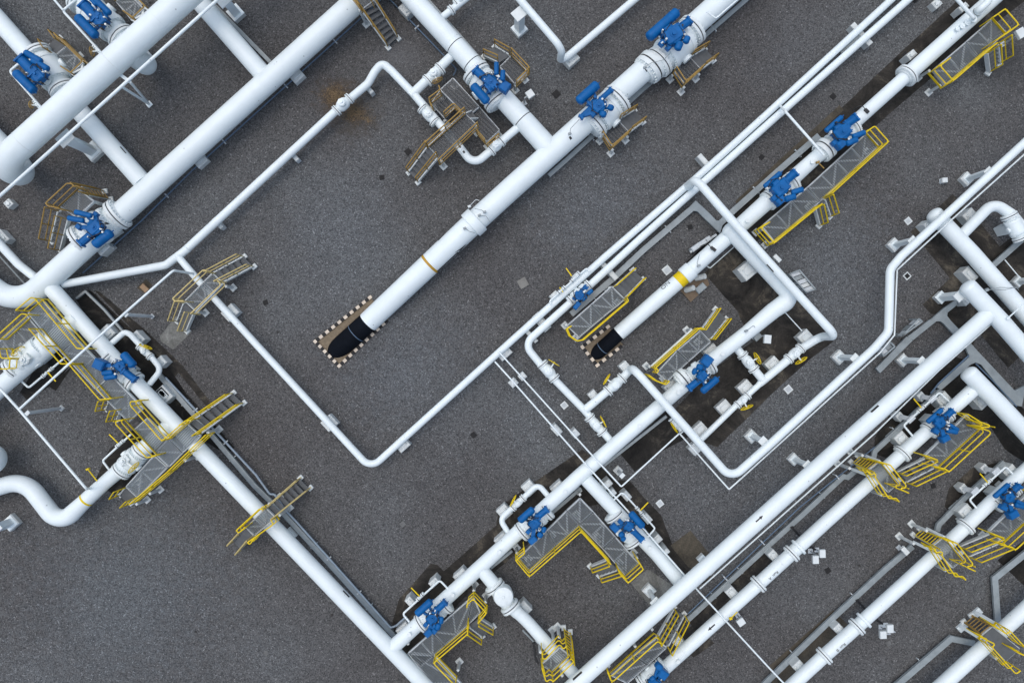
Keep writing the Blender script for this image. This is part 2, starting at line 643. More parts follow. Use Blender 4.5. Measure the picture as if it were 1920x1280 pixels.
def pipe(label, pts, w, z, R=None, name='pipeline', cat='pipe', group=None, flanges=(), fk=1.38, bands=(), collars=(), seams=(), seg=28,
         dome=False, nozzles=(), m=None, ft=None, fb=20):
    path = run_on(px_path(pts, w, z))
    w0 = path[0][1]
    t = thing(name, label, cat, path[len(path) // 2][0], group)
    fp = fillet([(p, r) for p, r in path], R if R else 3.0 * w0, 10)
    mb = MB()
    mb.tube([p for p, r in fp], [r for p, r in fp], seg)
    if dome:
        p, r = fp[0]
        d_ = (p - fp[1][0]).normalized()
        mb.lathe(p, d_, [(dome * r * math.sin(q * math.pi / 16), r * max(.04, math.cos(q * math.pi / 16))) for q in range(9)], seg)
    if w0 > .24 and m is None:
        for (a, ra), (b, rb) in zip(fp, fp[1:]):
            L = (b - a).length
            if L < 1.5:
                continue
            dn = (b - a).normalized()
            k = int(L / 5.5) + 1
            for j in range(1, k + 1):
                f = (j - .5 + rnd.uniform(-.2, .2)) / k
                rr_ = ra + (rb - ra) * f
                mb.lathe(a.lerp(b, f) - dn * .012, dn, [(0, rr_ * .99), (.004, rr_ * 1.009), (.020, rr_ * 1.009), (.024, rr_ * .99)], seg, False)
    body = mb.build('pipe', m or WHITE, t)
    for f in flanges:
        p, d_, r = nearest_on(fp, f[0], f[1])
        add_flange(t, p, d_, r, f[2] if len(f) > 2 else fk, ft, fb)
    for b in bands:
        p, d_, r = nearest_on(fp, b[0], b[1])
        bm = MB()
        hw = wm(b[2], p.z) / 2
        bm.lathe(p - d_ * hw, d_, [(0, r * 1.004), (2 * hw, r * 1.004)], 40, False)
        bm.build('painted_band', b[3], t)
    for c in collars:
        p, d_, r = nearest_on(fp, c[0], c[1])
        cm = MB()
        hw = wm(c[2], p.z) / 2
        k = c[3] if len(c) > 3 else 1.13
        cm.lathe(p - d_ * hw, d_, [(0, r * .99), (0.02, r * k * .985), (0.04, r * k), (2 * hw - 0.04, r * k), (2 * hw - 0.02, r * k * .985), (2 * hw, r * .99)], 40, False)
        cm.build('collar', WHITE, t)
    for c in seams:
        p, d_, r = nearest_on(fp, c[0], c[1])
        cm = MB()
        mm = c[2] if len(c) > 2 else FLANGE
        cm.lathe(p - d_ * 0.02, d_, [(0, r * 0.995), (0.006, r * 1.012), (0.034, r * 1.012), (0.04, r * 0.995)], 40, False)
        cm.build('clamp_band', mm, t)
    for n_ in nozzles:
        p, d_, r = nearest_on(fp, n_[0], n_[1])
        nm = MB()
        u = V((0, 0, 1))
        nm.cyl(p + u * r * .9, p + u * (r + .10), .06, 14)
        nm.cyl(p + u * (r + .10), p + u * (r + .14), .09, 14)
        nm.build('blanked_nozzle', FLANGE, t)
    t['_path'] = 0
    del t['_path']
    PATHS[t.name] = fp
    return t

PATHS = {}

def wrap_mark(t, x, y, shape, mat_, name, ang=0.0, flip=1):
    """Paint a flat outline (list of polygons, metres: along, across) round a pipe of thing t at photo point."""
    p, d_, r = nearest_on(PATHS[t.name], x, y)
    s = d_.cross(V((0, 0, 1))).normalized() * flip
    d_ = d_ * flip
    u = (d_.cross(s)) if (d_.cross(s)).z > 0 else s.cross(d_)
    mb = MB()
    for verts, faces in shape:
        vs = []
        for a, b in verts:
            th = ang + b / r
            vs.append(p + d_ * a + (s * math.sin(th) + u * math.cos(th)) * (r + 0.011))
        mb.add(vs, faces)
    return mb.build(name, mat_, t)

def grid_rect(a0, a1, b0, b1, n=4):
    vs, fs = [], []
    for i in range(n + 1):
        b = b0 + (b1 - b0) * i / n
        vs += [(a0, b), (a1, b)]
    fs = [(2 * i, 2 * i + 1, 2 * i + 3, 2 * i + 2) for i in range(n)]
    return vs, fs

def arrow_shape(L, w):
    return [grid_rect(-L / 2, L / 2 - 1.8 * w, -w * .4, w * .4, 2), ([(L / 2 - 2.4 * w, w), (L / 2 - 2.4 * w, 0), (L / 2, 0), (L / 2 - 2.4 * w, -w)], [(0, 1, 2), (1, 3, 2)])]

def text_shape(s, size):
    cu = bpy.data.curves.new('lettering', 'FONT')
    cu.body = s
    cu.size = size
    cu.align_x = 'CENTER'
    cu.align_y = 'CENTER'
    o = bpy.data.objects.new('lettering', cu)
    COL.objects.link(o)
    bpy.context.view_layer.update()
    me = o.evaluated_get(bpy.context.evaluated_depsgraph_get()).to_mesh()
    vs = [(v.co.x, -v.co.y) for v in me.vertices]
    fs = [tuple(p.vertices) for p in me.polygons]
    o.evaluated_get(bpy.context.evaluated_depsgraph_get()).to_mesh_clear()
    bpy.data.objects.remove(o)
    bpy.data.curves.remove(cu)
    return [(vs, fs)]

# ---- valves
def handwheel_mesh(c, ax, R, t=.02):
    mb = MB()
    ax = V(ax).normalized()
    mb.ring(c, ax, R, t, 28, 8)
    s = ax.cross(V((0, 0, 1))).normalized()
    u = ax.cross(s)
    for k in range(3):
        a = math.pi * k / 3 + .4
        v = s * math.cos(a) + u * math.sin(a)
        mb.bar(V(c) - v * R, V(c) + v * R, 0.016, 0.016, ax)
    mb.lathe(V(c) - ax * 0.05, ax, [(0, .035), (.1, .035)], 10)
    return mb

def actuator(t, za, zb, top_c, spec):
    """Blue gas-over-oil actuator. spec rows in photograph points."""
    rows = spec
    hs = next(s for s in rows if s[0] == 'house')
    c = W(hs[1], hs[2], za)
    r = wm(hs[3] * .96, za)
    mb = MB()
    h0, h1 = za - r * .55, za + r * .55
    mb.lathe(V((c.x, c.y, h0)), (0, 0, 1), [(0, r * .9), (.03, r), (h1 - h0 - .08, r), (h1 - h0 - .02, r * .93), (h1 - h0, r * .8)], 20)
    mb.lathe(V((c.x, c.y, h1)), (0, 0, 1), [(0, r * .42), (.03, r * .42), (.05, r * .38), (.05, r * .2), (.12, r * .18)], 18)
    cy_ = [q for q in rows if q[0] == 'cyl']
    if cy_:
        u_ = (W(cy_[0][3], cy_[0][4], za) - W(cy_[0][1], cy_[0][2], za)).normalized()
        v_ = V((-u_.y, u_.x, 0))
        mb.block((c.x, c.y), u_, r * 1.95, r * 1.5, h0 + .04, h1 + .035, .05)
        for i_ in (-1, 1):
            mb.bar(c + v_ * i_ * r * .5 - u_ * r * 1.05 + V((0, 0, .02)), c + v_ * i_ * r * .5 + u_ * r * 1.05 + V((0, 0, .02)), r * .16, r * 1.16)
        mb.block((c.x + v_.x * r * .85, c.y + v_.y * r * .85), u_, r * .9, r * .55, h0 + .1, h1 - .03, .03)
    for s in rows:
        if s[0] == 'cyl':
            a, b = W(s[1], s[2], za), W(s[3], s[4], za)
            n = a if (a - c).length < (b - c).length else b
            f_ = b if n is a else a
            if (n - c).length < (a - b).length:
                mb.bar(c + (c - f_).normalized() * r * .75, n.lerp(f_, .12), wm(s[5] * 1.12, za), min(r * .9, wm(s[5], za)))
        if s[0] == 'box':
            p = W(s[1], s[2], za)
            mb.bar(c, p, min(wm(s[3], za), r) * .7, r * .5)
    A = mb.build('actuator_housing', BLUE, t)
    pm = MB()
    pm.lathe(V((top_c.x, top_c.y, zb)), (0, 0, 1), [(0, r * .95), (.05, r * .95), (.06, r * .62), (max(.1, h0 - zb - .06), r * .62), (max(.11, h0 - zb - .05), r * .95), (max(.15, h0 - zb), r * .95)], 20)
    pm.build('mounting_stem', FLANGE, t)
    br = MB()
    tb = MB()
    rr = random.Random(int(hs[1] * 7 + hs[2]))
    for s in rows:
        if s[0] in ('tank', 'cyl', 'bot'):
            z = za + (s[6] if len(s) > 6 else (0.0 if s[0] != 'bot' else .05))
            a, b = W(s[1], s[2], z), W(s[3], s[4], z)
            rad = wm(s[5] / 2, z) * {'tank': 1.04, 'cyl': 1.16, 'bot': 1.14}[s[0]]
            mb = MB()
            dn = (b - a).normalized()
            L = (b - a).length
            sd = dn.cross(V((0, 0, 1))).normalized()
            if s[0] == 'cyl':
                mb.lathe(a, dn, [(0, rad * .7), (.03, rad * 1.0), (.1, rad), (.11, rad * .93), (L - .11, rad * .93), (L - .1, rad * 1.02), (L - .02, rad * 1.02), (L, rad * .8)], 18)
                for q in (0.7, 2.2, 3.9, 5.4):
                    off = (sd * math.cos(q) + V((0, 0, 1)) * math.sin(q)) * rad * .98
                    mb.cyl(a + off - dn * .03, b + off + dn * .05, .018, 6)
                for e_ in (a, b):
                    o_ = dn * (.05 if e_ is a else -.05)
                    mb.bar(e_ + o_ - dn * .035, e_ + o_ + dn * .035, rad * 2.05, rad * 2.05)
                mb.build('power_cylinder', BLUE, A)
            elif s[0] == 'tank':
                mb.capsule(a, b, rad, 24)
                for q in (.2, .8):
                    p = a.lerp(b, q)
                    mb.lathe(p - dn * .025, dn, [(0, rad * 1.0), (.005, rad * 1.03), (.045, rad * 1.03), (.05, rad)], 24, False)
                mb.cyl(b, b + dn * .09, .025, 8)
                mb.build('gas_tank', BLUE, A)
                for q in (.28, .72):
                    p = a.lerp(b, q)
                    e = V((c.x, c.y, za - r * .3)) + dn * ((q - .5) * r * 1.6)
                    br.bar(V((p.x, p.y, z - rad * .5)), e, .09, .14)
            else:
                mb.capsule(a, b, rad, 18)
                mb.build('hydraulic_bottle', BLUE, A)
                br.bar(a.lerp(b, .5) - V((0, 0, rad)), V((c.x, c.y, za - .15)), .08, .08)
        elif s[0] == 'box':
            z = za + (s[6] if len(s) > 6 else 0.0)
            p = W(s[1], s[2], z)
            mb = MB()
            an = math.radians(s[5])
            ux = (math.cos(an), -math.sin(an))
            w_, l_ = wm(s[3], z), wm(s[4], z)
            hh = min(.30, (w_ + l_) / 4)
            mb.block((p.x, p.y), ux, w_, l_, z - hh, z + hh, .02)
            mb.block((p.x, p.y), ux, w_ * .86, l_ * .86, z + hh, z + hh + .025, .008)
            mb.build('control_box', BLUE, A)
            br.bar(p, V((c.x, c.y, za)), .08, .08)
    for k in range(7):
        a = rr.uniform(0, 6.28)
        q = V((c.x, c.y, 0)) + V((math.cos(a), math.sin(a), 0)) * r * rr.uniform(.85, 1.5)
        a2 = a + rr.uniform(.5, 1.4)
        q2 = V((c.x, c.y, 0)) + V((math.cos(a2), math.sin(a2), 0)) * r * rr.uniform(.9, 1.7)
        z1 = za + rr.uniform(0, r * .5)
        tb.tube(fillet([V((q.x, q.y, z1 - .15)), V((q.x, q.y, z1 + .12)), V((q2.x, q2.y, z1 + .12)), V((q2.x, q2.y, z1 - .2))], .06, 4), .016, 6)
        if k < 3:
            fm = MB()
            fm.block((q.x, q.y), (math.cos(a), math.sin(a)), rr.uniform(.05, .11), rr.uniform(.04, .07), z1 - .1, z1 + .13, .01)
            fm.build('gauge_fitting', PLATE, A)
        elif k < 5:
            fm = MB()
            fm.cyl(V((q2.x, q2.y, z1 - .05)), V((q2.x, q2.y, z1 + .14)), .045, 12)
            fm.build('pressure_gauge', PLATE if k == 3 else BLACK, A)
    br.build('tank_bracket', BLUE, A)
    tb.build('oil_tubing', BLACK, A)
    return A

def ball_valve(label, p0, p1, z, wp, wb, spec, za=None, fk=1.42, group='valves with blue actuators', shoulder=True, flange_at=(True, True)):
    """Split-body trunnion valve between photo points p0 and p1 (flange faces), with actuator spec."""
    a, b = W(p0[0], p0[1], z), W(p1[0], p1[1], z)
    ax = (b - a).normalized()
    L = (b - a).length
    rp, rb = wm(wp / 2, z), wm(wb / 2, z)
    c = a.lerp(b, .5)
    t = thing('ball_valve', label, 'valve', c, group)
    mb = MB()
    e = L * .20
    mb.lathe(a, ax, [(0, rp * 1.02), (e * .45, rp * 1.05), (e, rb * .80), (e * 1.02, rb * .97), (e * 1.25, rb), (e * 1.5, rb), (e * 1.52, rb * .955), (L - e * 1.52, rb * .955),
                     (L - e * 1.5, rb), (L - e * 1.25, rb), (L - e * 1.02, rb * .97), (L - e, rb * .80), (L - e * .45, rp * 1.05), (L, rp * 1.02)], 40)
    n = 28
    mb.bolts(a + ax * e * 1.0, -ax, rb * .89, n, max(.016, rb * .04), .06)
    mb.bolts(b - ax * e * 1.0, ax, rb * .89, n, max(.016, rb * .04), .06)
    # lifting lug, drain boss and foot
    mb.bar(c - V((0, 0, rb * .9)), V((c.x, c.y, 0.02)), rb * 1.1, rb * 1.2, ax)
    sd = ax.cross(V((0, 0, 1)))
    for s in (-1, 1):
        mb.lathe(c + sd * s * rb * .9, sd * s, [(0, rb * .32), (rb * .2, rb * .32), (rb * .22, rb * .25)], 18)
    mb.build('valve_body', WHITE, t)
    for i, (q, s) in enumerate(((a, -1), (b, 1))):
        if flange_at[i]:
            add_flange(t, q, ax, rp, fk, None, 24)
    if spec:
        za = za if za else z + rb + .36
        hs = next(s for s in spec if s[0] == 'house')
        q = W(hs[1], hs[2], za)
        actuator(t, za, z + rb * .8, q, spec)
    return t

def hand_valve(label, p0, p1, z, w, wheel=None, fk=1.45, side=1, lever=None, body=1.25, group='white hand operated valves', big=False, wr=.28, wm_=None):
    """Small white valve flanged between photo points, with yellow handwheel at photo point wheel."""
    a, b = W(p0[0], p0[1], z), W(p1[0], p1[1], z)
    ax = (b - a).normalized()
    L = (b - a).length
    r = wm(w / 2, z)
    c = a.lerp(b, .5)
    t = thing('hand_valve', label, 'valve', c, group)
    mb = MB()
    rb = r * body
    mb.lathe(a, ax, [(0, r * .98), (L * .14, r * .98), (L * .26, rb * .92), (L * .34, rb), (L * .66, rb), (L * .74, rb * .92), (L * .86, r * .98), (L, r * .98)], 26)
    mb.lathe(V((c.x, c.y, z + rb * .7)), (0, 0, 1), [(0, rb * .72), (rb * .5, rb * .72), (rb * .55, rb * .6), (rb * .75, rb * .58), (rb * .78, rb * .3), (rb * 1.0, rb * .28)], 18)
    mb.bolts(V((c.x, c.y, z + rb * 1.22)), (0, 0, 1), rb * .62, 8, max(.014, rb * .09), .04)
    mb.build('valve_body', WHITE, t)
    for q in (a, b):
        add_flange(t, q, ax, r, fk, max(.05, r * .3), 14)
    if wheel:
        zz = z + rb * .9
        q = W(wheel[0], wheel[1], zz)
        h = V((c.x, c.y, zz))
        dv = (q - h)
        dv.z = 0
        dv.normalize()
        if len(wheel) > 2:
            dv = V((wheel[2], -wheel[3], 0)).normalized()
        sm = MB()
        sm.cyl(h + (q - h) * .15, q, .035, 8)
        sm.block((h.x, h.y), (dv.x, dv.y), rb * 1.0, rb * .9, zz - rb * .2, zz + rb * .45, .02)
        sm.build('gearbox_stem', FLANGE, t)
        handwheel_mesh(q, dv, wr).build('handwheel', wm_ or YELLOW, t)
    if lever:
        zz = z + rb * 1.3
        l0, l1 = W(lever[0], lever[1], zz), W(lever[2], lever[3], zz)
        lm = MB()
        lm.bar(l0, l1, .05, .03)
        lm.build('lever', YELLOW, t)
    return t

# ---- access steel
def rail(parent, pts, zt, m, h=1.0, post=1.35, mid=True, name='handrail', r=.029, toe=True, ends=True):
    """Handrail whose top runs through photograph points at height zt."""
    top = [W(x, y, zt) for x, y in pts]
    mb = MB()
    mb.tube(fillet(top, .10, 5), r, 8)
    if mid:
        mb.tube(fillet([p - V((0, 0, h * .5)) for p in top], .10, 5), r * .85, 8)
    for i in range(len(top) - 1):
        a, b = top[i], top[i + 1]
        L = (b - a).length
        n = max(1, int(L / post + .5))
        for k in range(n + (1 if i == len(top) - 2 else 0)):
            p = a.lerp(b, k / n)
            if L < .5 and k == 0 and i > 0:
                continue
            mb.bar(p, p - V((0, 0, h)), .042, .042, (b - a).normalized())
        if toe:
            mb.bar(a - V((0, 0, h - .07)), b - V((0, 0, h - .07)), .016, .13)
    return mb.build(name, m, parent)

def deck(parent, poly, z, legs=None, brace=True, rows=True, pad=True, frame=STEEL, m=None):
    """Grating panel over photograph polygon (4 corners, first side = short end) with frame, braces and legs."""
    q = [W(x, y, z) for x, y in poly]
    mb = MB()
    mb.prism(q, z - .013, z - .003)
    dk = mb.build('deck_grating', m or GRATE, parent)
    fm = MB()
    n = len(q)
    for i in range(n):
        a, b = q[i], q[(i + 1) % n]
        fm.bar(a - V((0, 0, .12)), b - V((0, 0, .12)), .07, .16)
    fm.build('deck_frame', frame, parent)
    if brace and n == 4:
        bm = MB()
        e = [(q[1] - q[0]).length, (q[2] - q[1]).length]
        if e[0] > e[1]:
            A0, A1, B0, B1 = q[0], q[1], q[3], q[2]
        else:
            A0, A1, B0, B1 = q[1], q[2], q[0], q[3]
        k = max(1, int((A1 - A0).length / max(.6, min(e)) / 1.05 + .5))
        dz = V((0, 0, .17))
        for i in range(k):
            f0, f1 = i / k, (i + 1) / k
            if i % 2:
                bm.bar(A0.lerp(A1, f0) - dz, B0.lerp(B1, f1) - dz, .075, .06)
            else:
                bm.bar(B0.lerp(B1, f0) - dz, A0.lerp(A1, f1) - dz, .075, .06)
            if i:
                bm.bar(A0.lerp(A1, f0) - dz * 1.02, B0.lerp(B1, f0) - dz * 1.02, .075, .06)
        bm.build('under_brace', STEEL, parent)
    lg = q if legs is None else [W(x, y, z) for x, y in legs]
    for p in lg:
        lm = MB()
        lm.bar(V((p.x, p.y, .02)), V((p.x, p.y, z - .2)), .11, .11, V((1, .9, 0)))
        lm.block((p.x, p.y), (1, .9), .30, .30, 0.0, .035, .01)
        lm.build('leg', WHITE_OLD, parent)
    return dk

def stair(parent, a, b, c, d, zt, m, n=None, zb=0.1, rails=(True, True), sm=None, tread=None, solid=True, h=1.0, rung=False, base=True, ext=(0.0, 0.0), mid=True):
    """Flight between top edge a-b (photo points at height zt) and bottom edge d-c (at zb); a above d, b above c."""
    A, B, C, D = W(*a, zt), W(*b, zt), W(*c, zb), W(*d, zb)
    n = n or max(2, int((zt - zb) / .21 + .5))
    sx = MB()
    for p, q in ((A, D), (B, C)):
        sx.bar(p - V((0, 0, .05)), q, .055, .08 if rung else .20)
    sx.build('stringer', sm or WHITE_OLD, parent)
    if base:
        for q in (C, D):
            fm = MB()
            dv = (A - D)
            fm.block((q.x, q.y), (dv.x, dv.y), .26, .22, 0, .1, .015)
            fm.build('foot_plate', WHITE_OLD, parent)
    run = (D - A)
    run.z = 0
    for i in range(n):
        f = (i + .5) / n
        p, q = A.lerp(D, f), B.lerp(C, f)
        tm = MB()
        if rung:
            tm.cyl(p, q, .022, 8)
        else:
            tm.bar(p, q, run.length / n * (.98 if solid else .7), .035)
        tm.build('tread', m if rung else (tread or TREAD), parent)
    for side, (p, q) in zip(rails, ((A, D), (B, C))):
        if not side:
            continue
        mb = MB()
        up = V((0, 0, h))
        for k, rr_ in ((1.0, .029), (.52, .025)) if mid else ((1.0, .034),):
            mb.tube([p + up * k, q + up * k], rr_, 8)
        N = 3 if (p - q).length > 1.6 else 2
        for i in range(N):
            x = p.lerp(q, i / (N - 1))
            mb.bar(x, x + up, .042, .042)
        mb.build('stair_rail', m, parent)

def platform(label, at, group='steel access platforms', name='access_platform', cat='platform'):
    q = W(at[0], at[1], 0)
    return thing(name, label, cat, q, group)

# ---- supports, trays, small things
def plinth(label, x, y, lx, ly, ang, h, group='low concrete pipe plinths', m=None, sad=True, z=None):
    """Low painted block under a pipe; ang = photo angle of its long side in degrees (counterclockwise)."""
    p = W(x, y, h)
    t = thing('pipe_plinth', label, 'pipe support', p, group)
    ux = (math.cos(math.radians(ang)), math.sin(math.radians(ang)))
    mb = MB()
    mb.block((p.x, p.y), ux, wm(lx, h), wm(ly, h), 0, h, .03)
    mb.build('concrete_block', m or WHITE_OLD, t)
    if sad:
        sm = MB()
        sm.block((p.x, p.y), ux, wm(lx * .62, h), wm(ly * .5, h), h - .01, h + .05, .01)
        for i, j in ((-1, -1), (1, -1), (1, 1), (-1, 1)):
            q = V((p.x, p.y, 0)) + V((ux[0], ux[1], 0)) * (i * wm(lx, h) * .24) + V((-ux[1], ux[0], 0)) * (j * wm(ly, h) * .18)
            sm.lathe(V((q.x, q.y, h + .05)), (0, 0, 1), [(0, .022), (.05, .022)], 6)
        sm.build('saddle_plate', PLATE, t)
    return t

def post_support(label, x, y, zt, base=22, w=9, hb=.28, ang=45, group='tall pipe support posts', arm=None, square=True, shoe=True, round_=False, bx=None):
    """Upright post on a concrete base at ground photo point (x, y), up to zt, with pipe shoe on top."""
    p = W(x, y, hb)
    t = thing('pipe_support', label, 'pipe support', p, group)
    ux = (math.cos(math.radians(ang)), math.sin(math.radians(ang)))
    mb = MB()
    bw = wm(base, hb)
    mb.block((p.x, p.y), ux, bw, wm(bx, hb) if bx else bw, 0, hb, .03)
    mb.build('concrete_base', WHITE_OLD, t)
    pm = MB()
    wd = wm(w, 1.0)
    if round_:
        pm.cyl(V((p.x, p.y, hb)), V((p.x, p.y, zt)), wd / 2, 14)
    else:
        pm.bar(V((p.x, p.y, hb)), V((p.x, p.y, zt)), wd, wd, V((ux[0], ux[1], 0)))
    pm.block((p.x, p.y), ux, wd * 1.7, wd * 1.7, hb, hb + .03, .005)
    pm.build('post', STEEL if w < 7 else WHITE, t)
    if arm:
        am = MB()
        q = W(arm[0], arm[1], zt)
        o = V((p.x, p.y, zt))
        am.bar(o - (q - o) * .1, q, wd * .8, .12)
        am.build('bracket_arm', WHITE, t)
    if shoe:
        sm = MB()
        sm.block((p.x, p.y), ux, wd * 1.9, wd * 1.5, zt, zt + .05, .01)
        sm.build('pipe_shoe', PLATE, t)
    return t

def ribbon(pts, w, z, R=0.0, n=6):
    """Left and right offsets of a photo polyline at height z."""
    q = [W(x, y, z) for x, y in pts]
    if R:
        q = fillet(q, R, n)
    hw = wm(w / 2, z)
    Lf, Rt = [], []
    for i, p in enumerate(q):
        a = (p - q[i - 1]).normalized() if i else (q[1] - q[0]).normalized()
        b = (q[i + 1] - p).normalized() if i < len(q) - 1 else a
        t = (a + b).normalized()
        nrm = V((-t.y, t.x, 0))
        k = hw / max(.5, t.dot(a))
        Lf.append(p + nrm * k)
        Rt.append(p - nrm * k)
    return q, Lf, Rt

def cable_tray(label, pts, w, z=.30, R=0.0, m=None, lid=True, legs=True, group='galvanised cable trays'):
    q, Lf, Rt = ribbon(pts, w, z, R)
    t = thing('cable_tray', label, 'cable tray', q[len(q) // 2], group)
    mb = MB()
    n = len(q)
    vs = []
    for p, s in ((Lf, 1), (Rt, 1)):
        for a in p:
            vs += [V((a.x, a.y, z)), V((a.x, a.y, z - .13))]
    o = 2 * n
    fs = []
    for i in range(n - 1):
        fs.append((o + 2 * i, o + 2 * i + 2, 2 * i + 2, 2 * i))
        fs.append((2 * i + 1, 2 * i + 3, o + 2 * i + 3, o + 2 * i + 1))
        fs.append((2 * i, 2 * i + 2, 2 * i + 3, 2 * i + 1))
        fs.append((o + 2 * i + 1, o + 2 * i + 3, o + 2 * i + 2, o + 2 * i))
    fs += [(0, 1, o + 1, o), (2 * n - 2, o + 2 * n - 2, o + 2 * n - 1, 2 * n - 1)]
    mb.add(vs, fs)
    mb.build('tray_cover', m or GALV, t)
    hw = wm(w / 2, z)
    for i in range(n - 1):
        a, b = q[i], q[i + 1]
        L = (b - a).length
        if L < 1.2:
            continue
        dn = (b - a).normalized()
        sd = V((-dn.y, dn.x, 0))
        k = int(L / 2.4) + 1
        for j in range(1, k):
            p = a.lerp(b, j / k)
            jm, lm = MB(), MB()
            jm.bar(p + sd * (hw + .01) + V((0, 0, .004)), p - sd * (hw + .01) + V((0, 0, .004)), .035, .012)
            jm.build('joint_strip', GALV, t)
            for s in (-1, 1):
                c = p + sd * s * (hw + .06)
                lm.bar(V((c.x, c.y, .0)), V((c.x, c.y, z - .15)), .04, .04)
            lm.bar(p + sd * (hw + .09) - V((0, 0, .155)), p - sd * (hw + .09) - V((0, 0, .155)), .04, .04)
            lm.build('tray_stand', STEEL, t)
    return t

def tray_plate(label, polys, z=.30, group='galvanised cable trays'):
    """Wide tray junction plate: outline(s) in photo points."""
    q = [[W(x, y, z) for x, y in poly] for poly in polys]
    t = thing('cable_tray', label, 'cable tray', q[0][0], group)
    mb = MB()
    for p in q:
        mb.prism(p, z - .12, z + .003)
    mb.build('tray_cover', GALV, t)
    return t

def thin_pipe(label, pts, w, z, m=None, R=.12, name='small_bore_pipe', cat='pipe', group=None, clips=0, clipm=None):
    path = run_on(px_path(pts, w, z))
    t = thing(name, label, cat, path[len(path) // 2][0], group)
    fp = fillet([(p, r) for p, r in path], R, 6)
    mb = MB()
    mb.tube([p for p, r in fp], [r for p, r in fp], 10)
    mb.build('pipe', m or WHITE, t)
    PATHS[t.name] = fp
    if clips:
        cm = MB()
        for (a, ra), (b, rb) in zip(fp, fp[1:]):
            L = (b - a).length
            if L < 1.0:
                continue
            k = int(L / clips) + 1
            dn = (b - a).normalized()
            sd = dn.cross(V((0, 0, 1))).normalized()
            for j in range(1, k):
                p = a.lerp(b, j / k)
                cm.bar(p - sd * .13, p + sd * .13, .05, .05)
                cm.bar(p + sd * .1 , V((p.x, p.y, 0)) + sd * .1, .04, .04)
        cm.build('clip_stand', clipm or STEEL, t)
    return t

def sign_box(label, x, y, w, l, ang, z=1.1, stalk=None, name='instrument_box', cat='box', m=None, group='white instrument boxes'):
    p = W(x, y, z)
    t = thing(name, label, cat, p, group)
    mb = MB()
    an = math.radians(ang)
    ux = (math.cos(an), math.sin(an))
    mb.block((p.x, p.y), ux, wm(w, z), wm(l, z), z - .16, z, .015)
    mb.build('housing', m or PLATE, t)
    sm = MB()
    q = W(*stalk, 0) if stalk else V((p.x, p.y, 0))
    sm.tube([V((q.x, q.y, 0)), V((q.x, q.y, z - .25)), V((p.x, p.y, z - .12))], .035, 8)
    sm.block((q.x, q.y), ux, .22, .22, 0, .02, .004)
    sm.build('stand', STEEL, t)
    return t

def drain(label, x, y, s, ang=45, m=None, frame=None, group='drain covers'):
    p = W(x, y)
    t = thing('drain_cover', label, 'drain cover', p, group)
    ux = (math.cos(math.radians(ang)), math.sin(math.radians(ang)))
    k = s / PPM
    if frame:
        fm = MB()
        fm.block((p.x, p.y), ux, k * 1.5, k * 1.5, 0, .014, .004)
        fm.build('frame', frame, t)
    mb = MB()
    mb.block((p.x, p.y), ux, k, k, 0, .02, .004)
    u = V((ux[0], ux[1], 0))
    v = V((-ux[1], ux[0], 0))
    for i in range(-2, 3):
        c = V((p.x, p.y, .024)) + v * (i * k * .18)
        mb.bar(c - u * k * .42, c + u * k * .42, k * .07, .012)
    mb.build('cover', m or DRAIN, t)
    return t

def kerb_pit(label, corners, open_side, bs, group='striped kerbs'):
    """Black and white kerb blocks round a sandy pit."""
    q = [W(x, y, .14) for x, y in corners]
    c = sum(q, V()) / 4
    t = thing('striped_kerb', label, 'kerb', c, group)
    wht, blk = MB(), MB()
    for i in range(4):
        if i == open_side:
            continue
        a, b = q[i], q[(i + 1) % 4]
        L = (b - a).length
        n = max(3, int(L / bs / 2 + .5) * 2)
        e = (b - a).normalized() * .0725
        a, b = a - e, b - e
        for k in range(n):
            p0, p1 = a.lerp(b, k / n), a.lerp(b, (k + .985) / n)
            (wht if k % 2 == 0 else blk).bar(p0 - V((0, 0, .10)), p1 - V((0, 0, .10)), .145, .07)
    wht.build('white_blocks', mat('cream_kerb_paint', (0.62, 0.54, 0.44), .7, var=.25, scale=5), t)
    blk.build('black_blocks', mat('black_kerb_paint', (0.006, 0.006, 0.007), .7, var=.2), t)
    sm = MB()
    sm.sheet([(p.x, p.y) for p in q], .008)
    o = sm.build('sand_bed', SAND)
    o['kind'] = 'structure'
    return t

def sheet(name, poly, z, m, label=None):
    mb = MB()
    q = [W(x, y) for x, y in poly]
    out = []
    for i, a in enumerate(q):
        b = q[(i + 1) % len(q)]
        L = (b - a).length
        n = max(1, int(L / .3))
        sd = V((-(b - a).y, (b - a).x, 0)).normalized()
        out.append(a)
        for k in range(1, n):
            out.append(a.lerp(b, k / n) + sd * rnd.uniform(-.012, .012))
    mb.sheet(out, z)
    o = mb.build(name, m)
    o['kind'] = 'structure'
    return o
# ---------------------------------------------------------------- ground and concrete
gm = MB()
gm.add([(-260, -260, 0), (260, -260, 0), (260, 260, 0), (-260, 260, 0)], [(0, 1, 2, 3)])
tag(gm.build('ground', ground_material()), kind='structure')
sheet('concrete_pad', [(1345, 425), (1463, 310), (1575, 205), (1690, 97), (1810, -12), (1940, -12), (1800, 95), (1742, 150), (1640, 238), (1560, 322), (1500, 380), (1400, 470)], .004, PAD)
sheet('concrete_pad', [(1378, 378), (1470, 292), (1574, 197), (1582, 207), (1478, 304), (1388, 390)], .008, PAD_BROWN)
sheet('concrete_pad', [(1320, 512), (1374, 462), (1440, 520), (1500, 560), (1562, 640), (1520, 672), (1440, 745), (1345, 838), (1300, 822), (1262, 770), (1340, 690), (1412, 640), (1386, 594), (1384, 585)], .004, PAD)
sheet('concrete_pad', [(1280, 498), (1352, 428), (1372, 446), (1330, 486), (1302, 506)], .004, PAD_DARK)
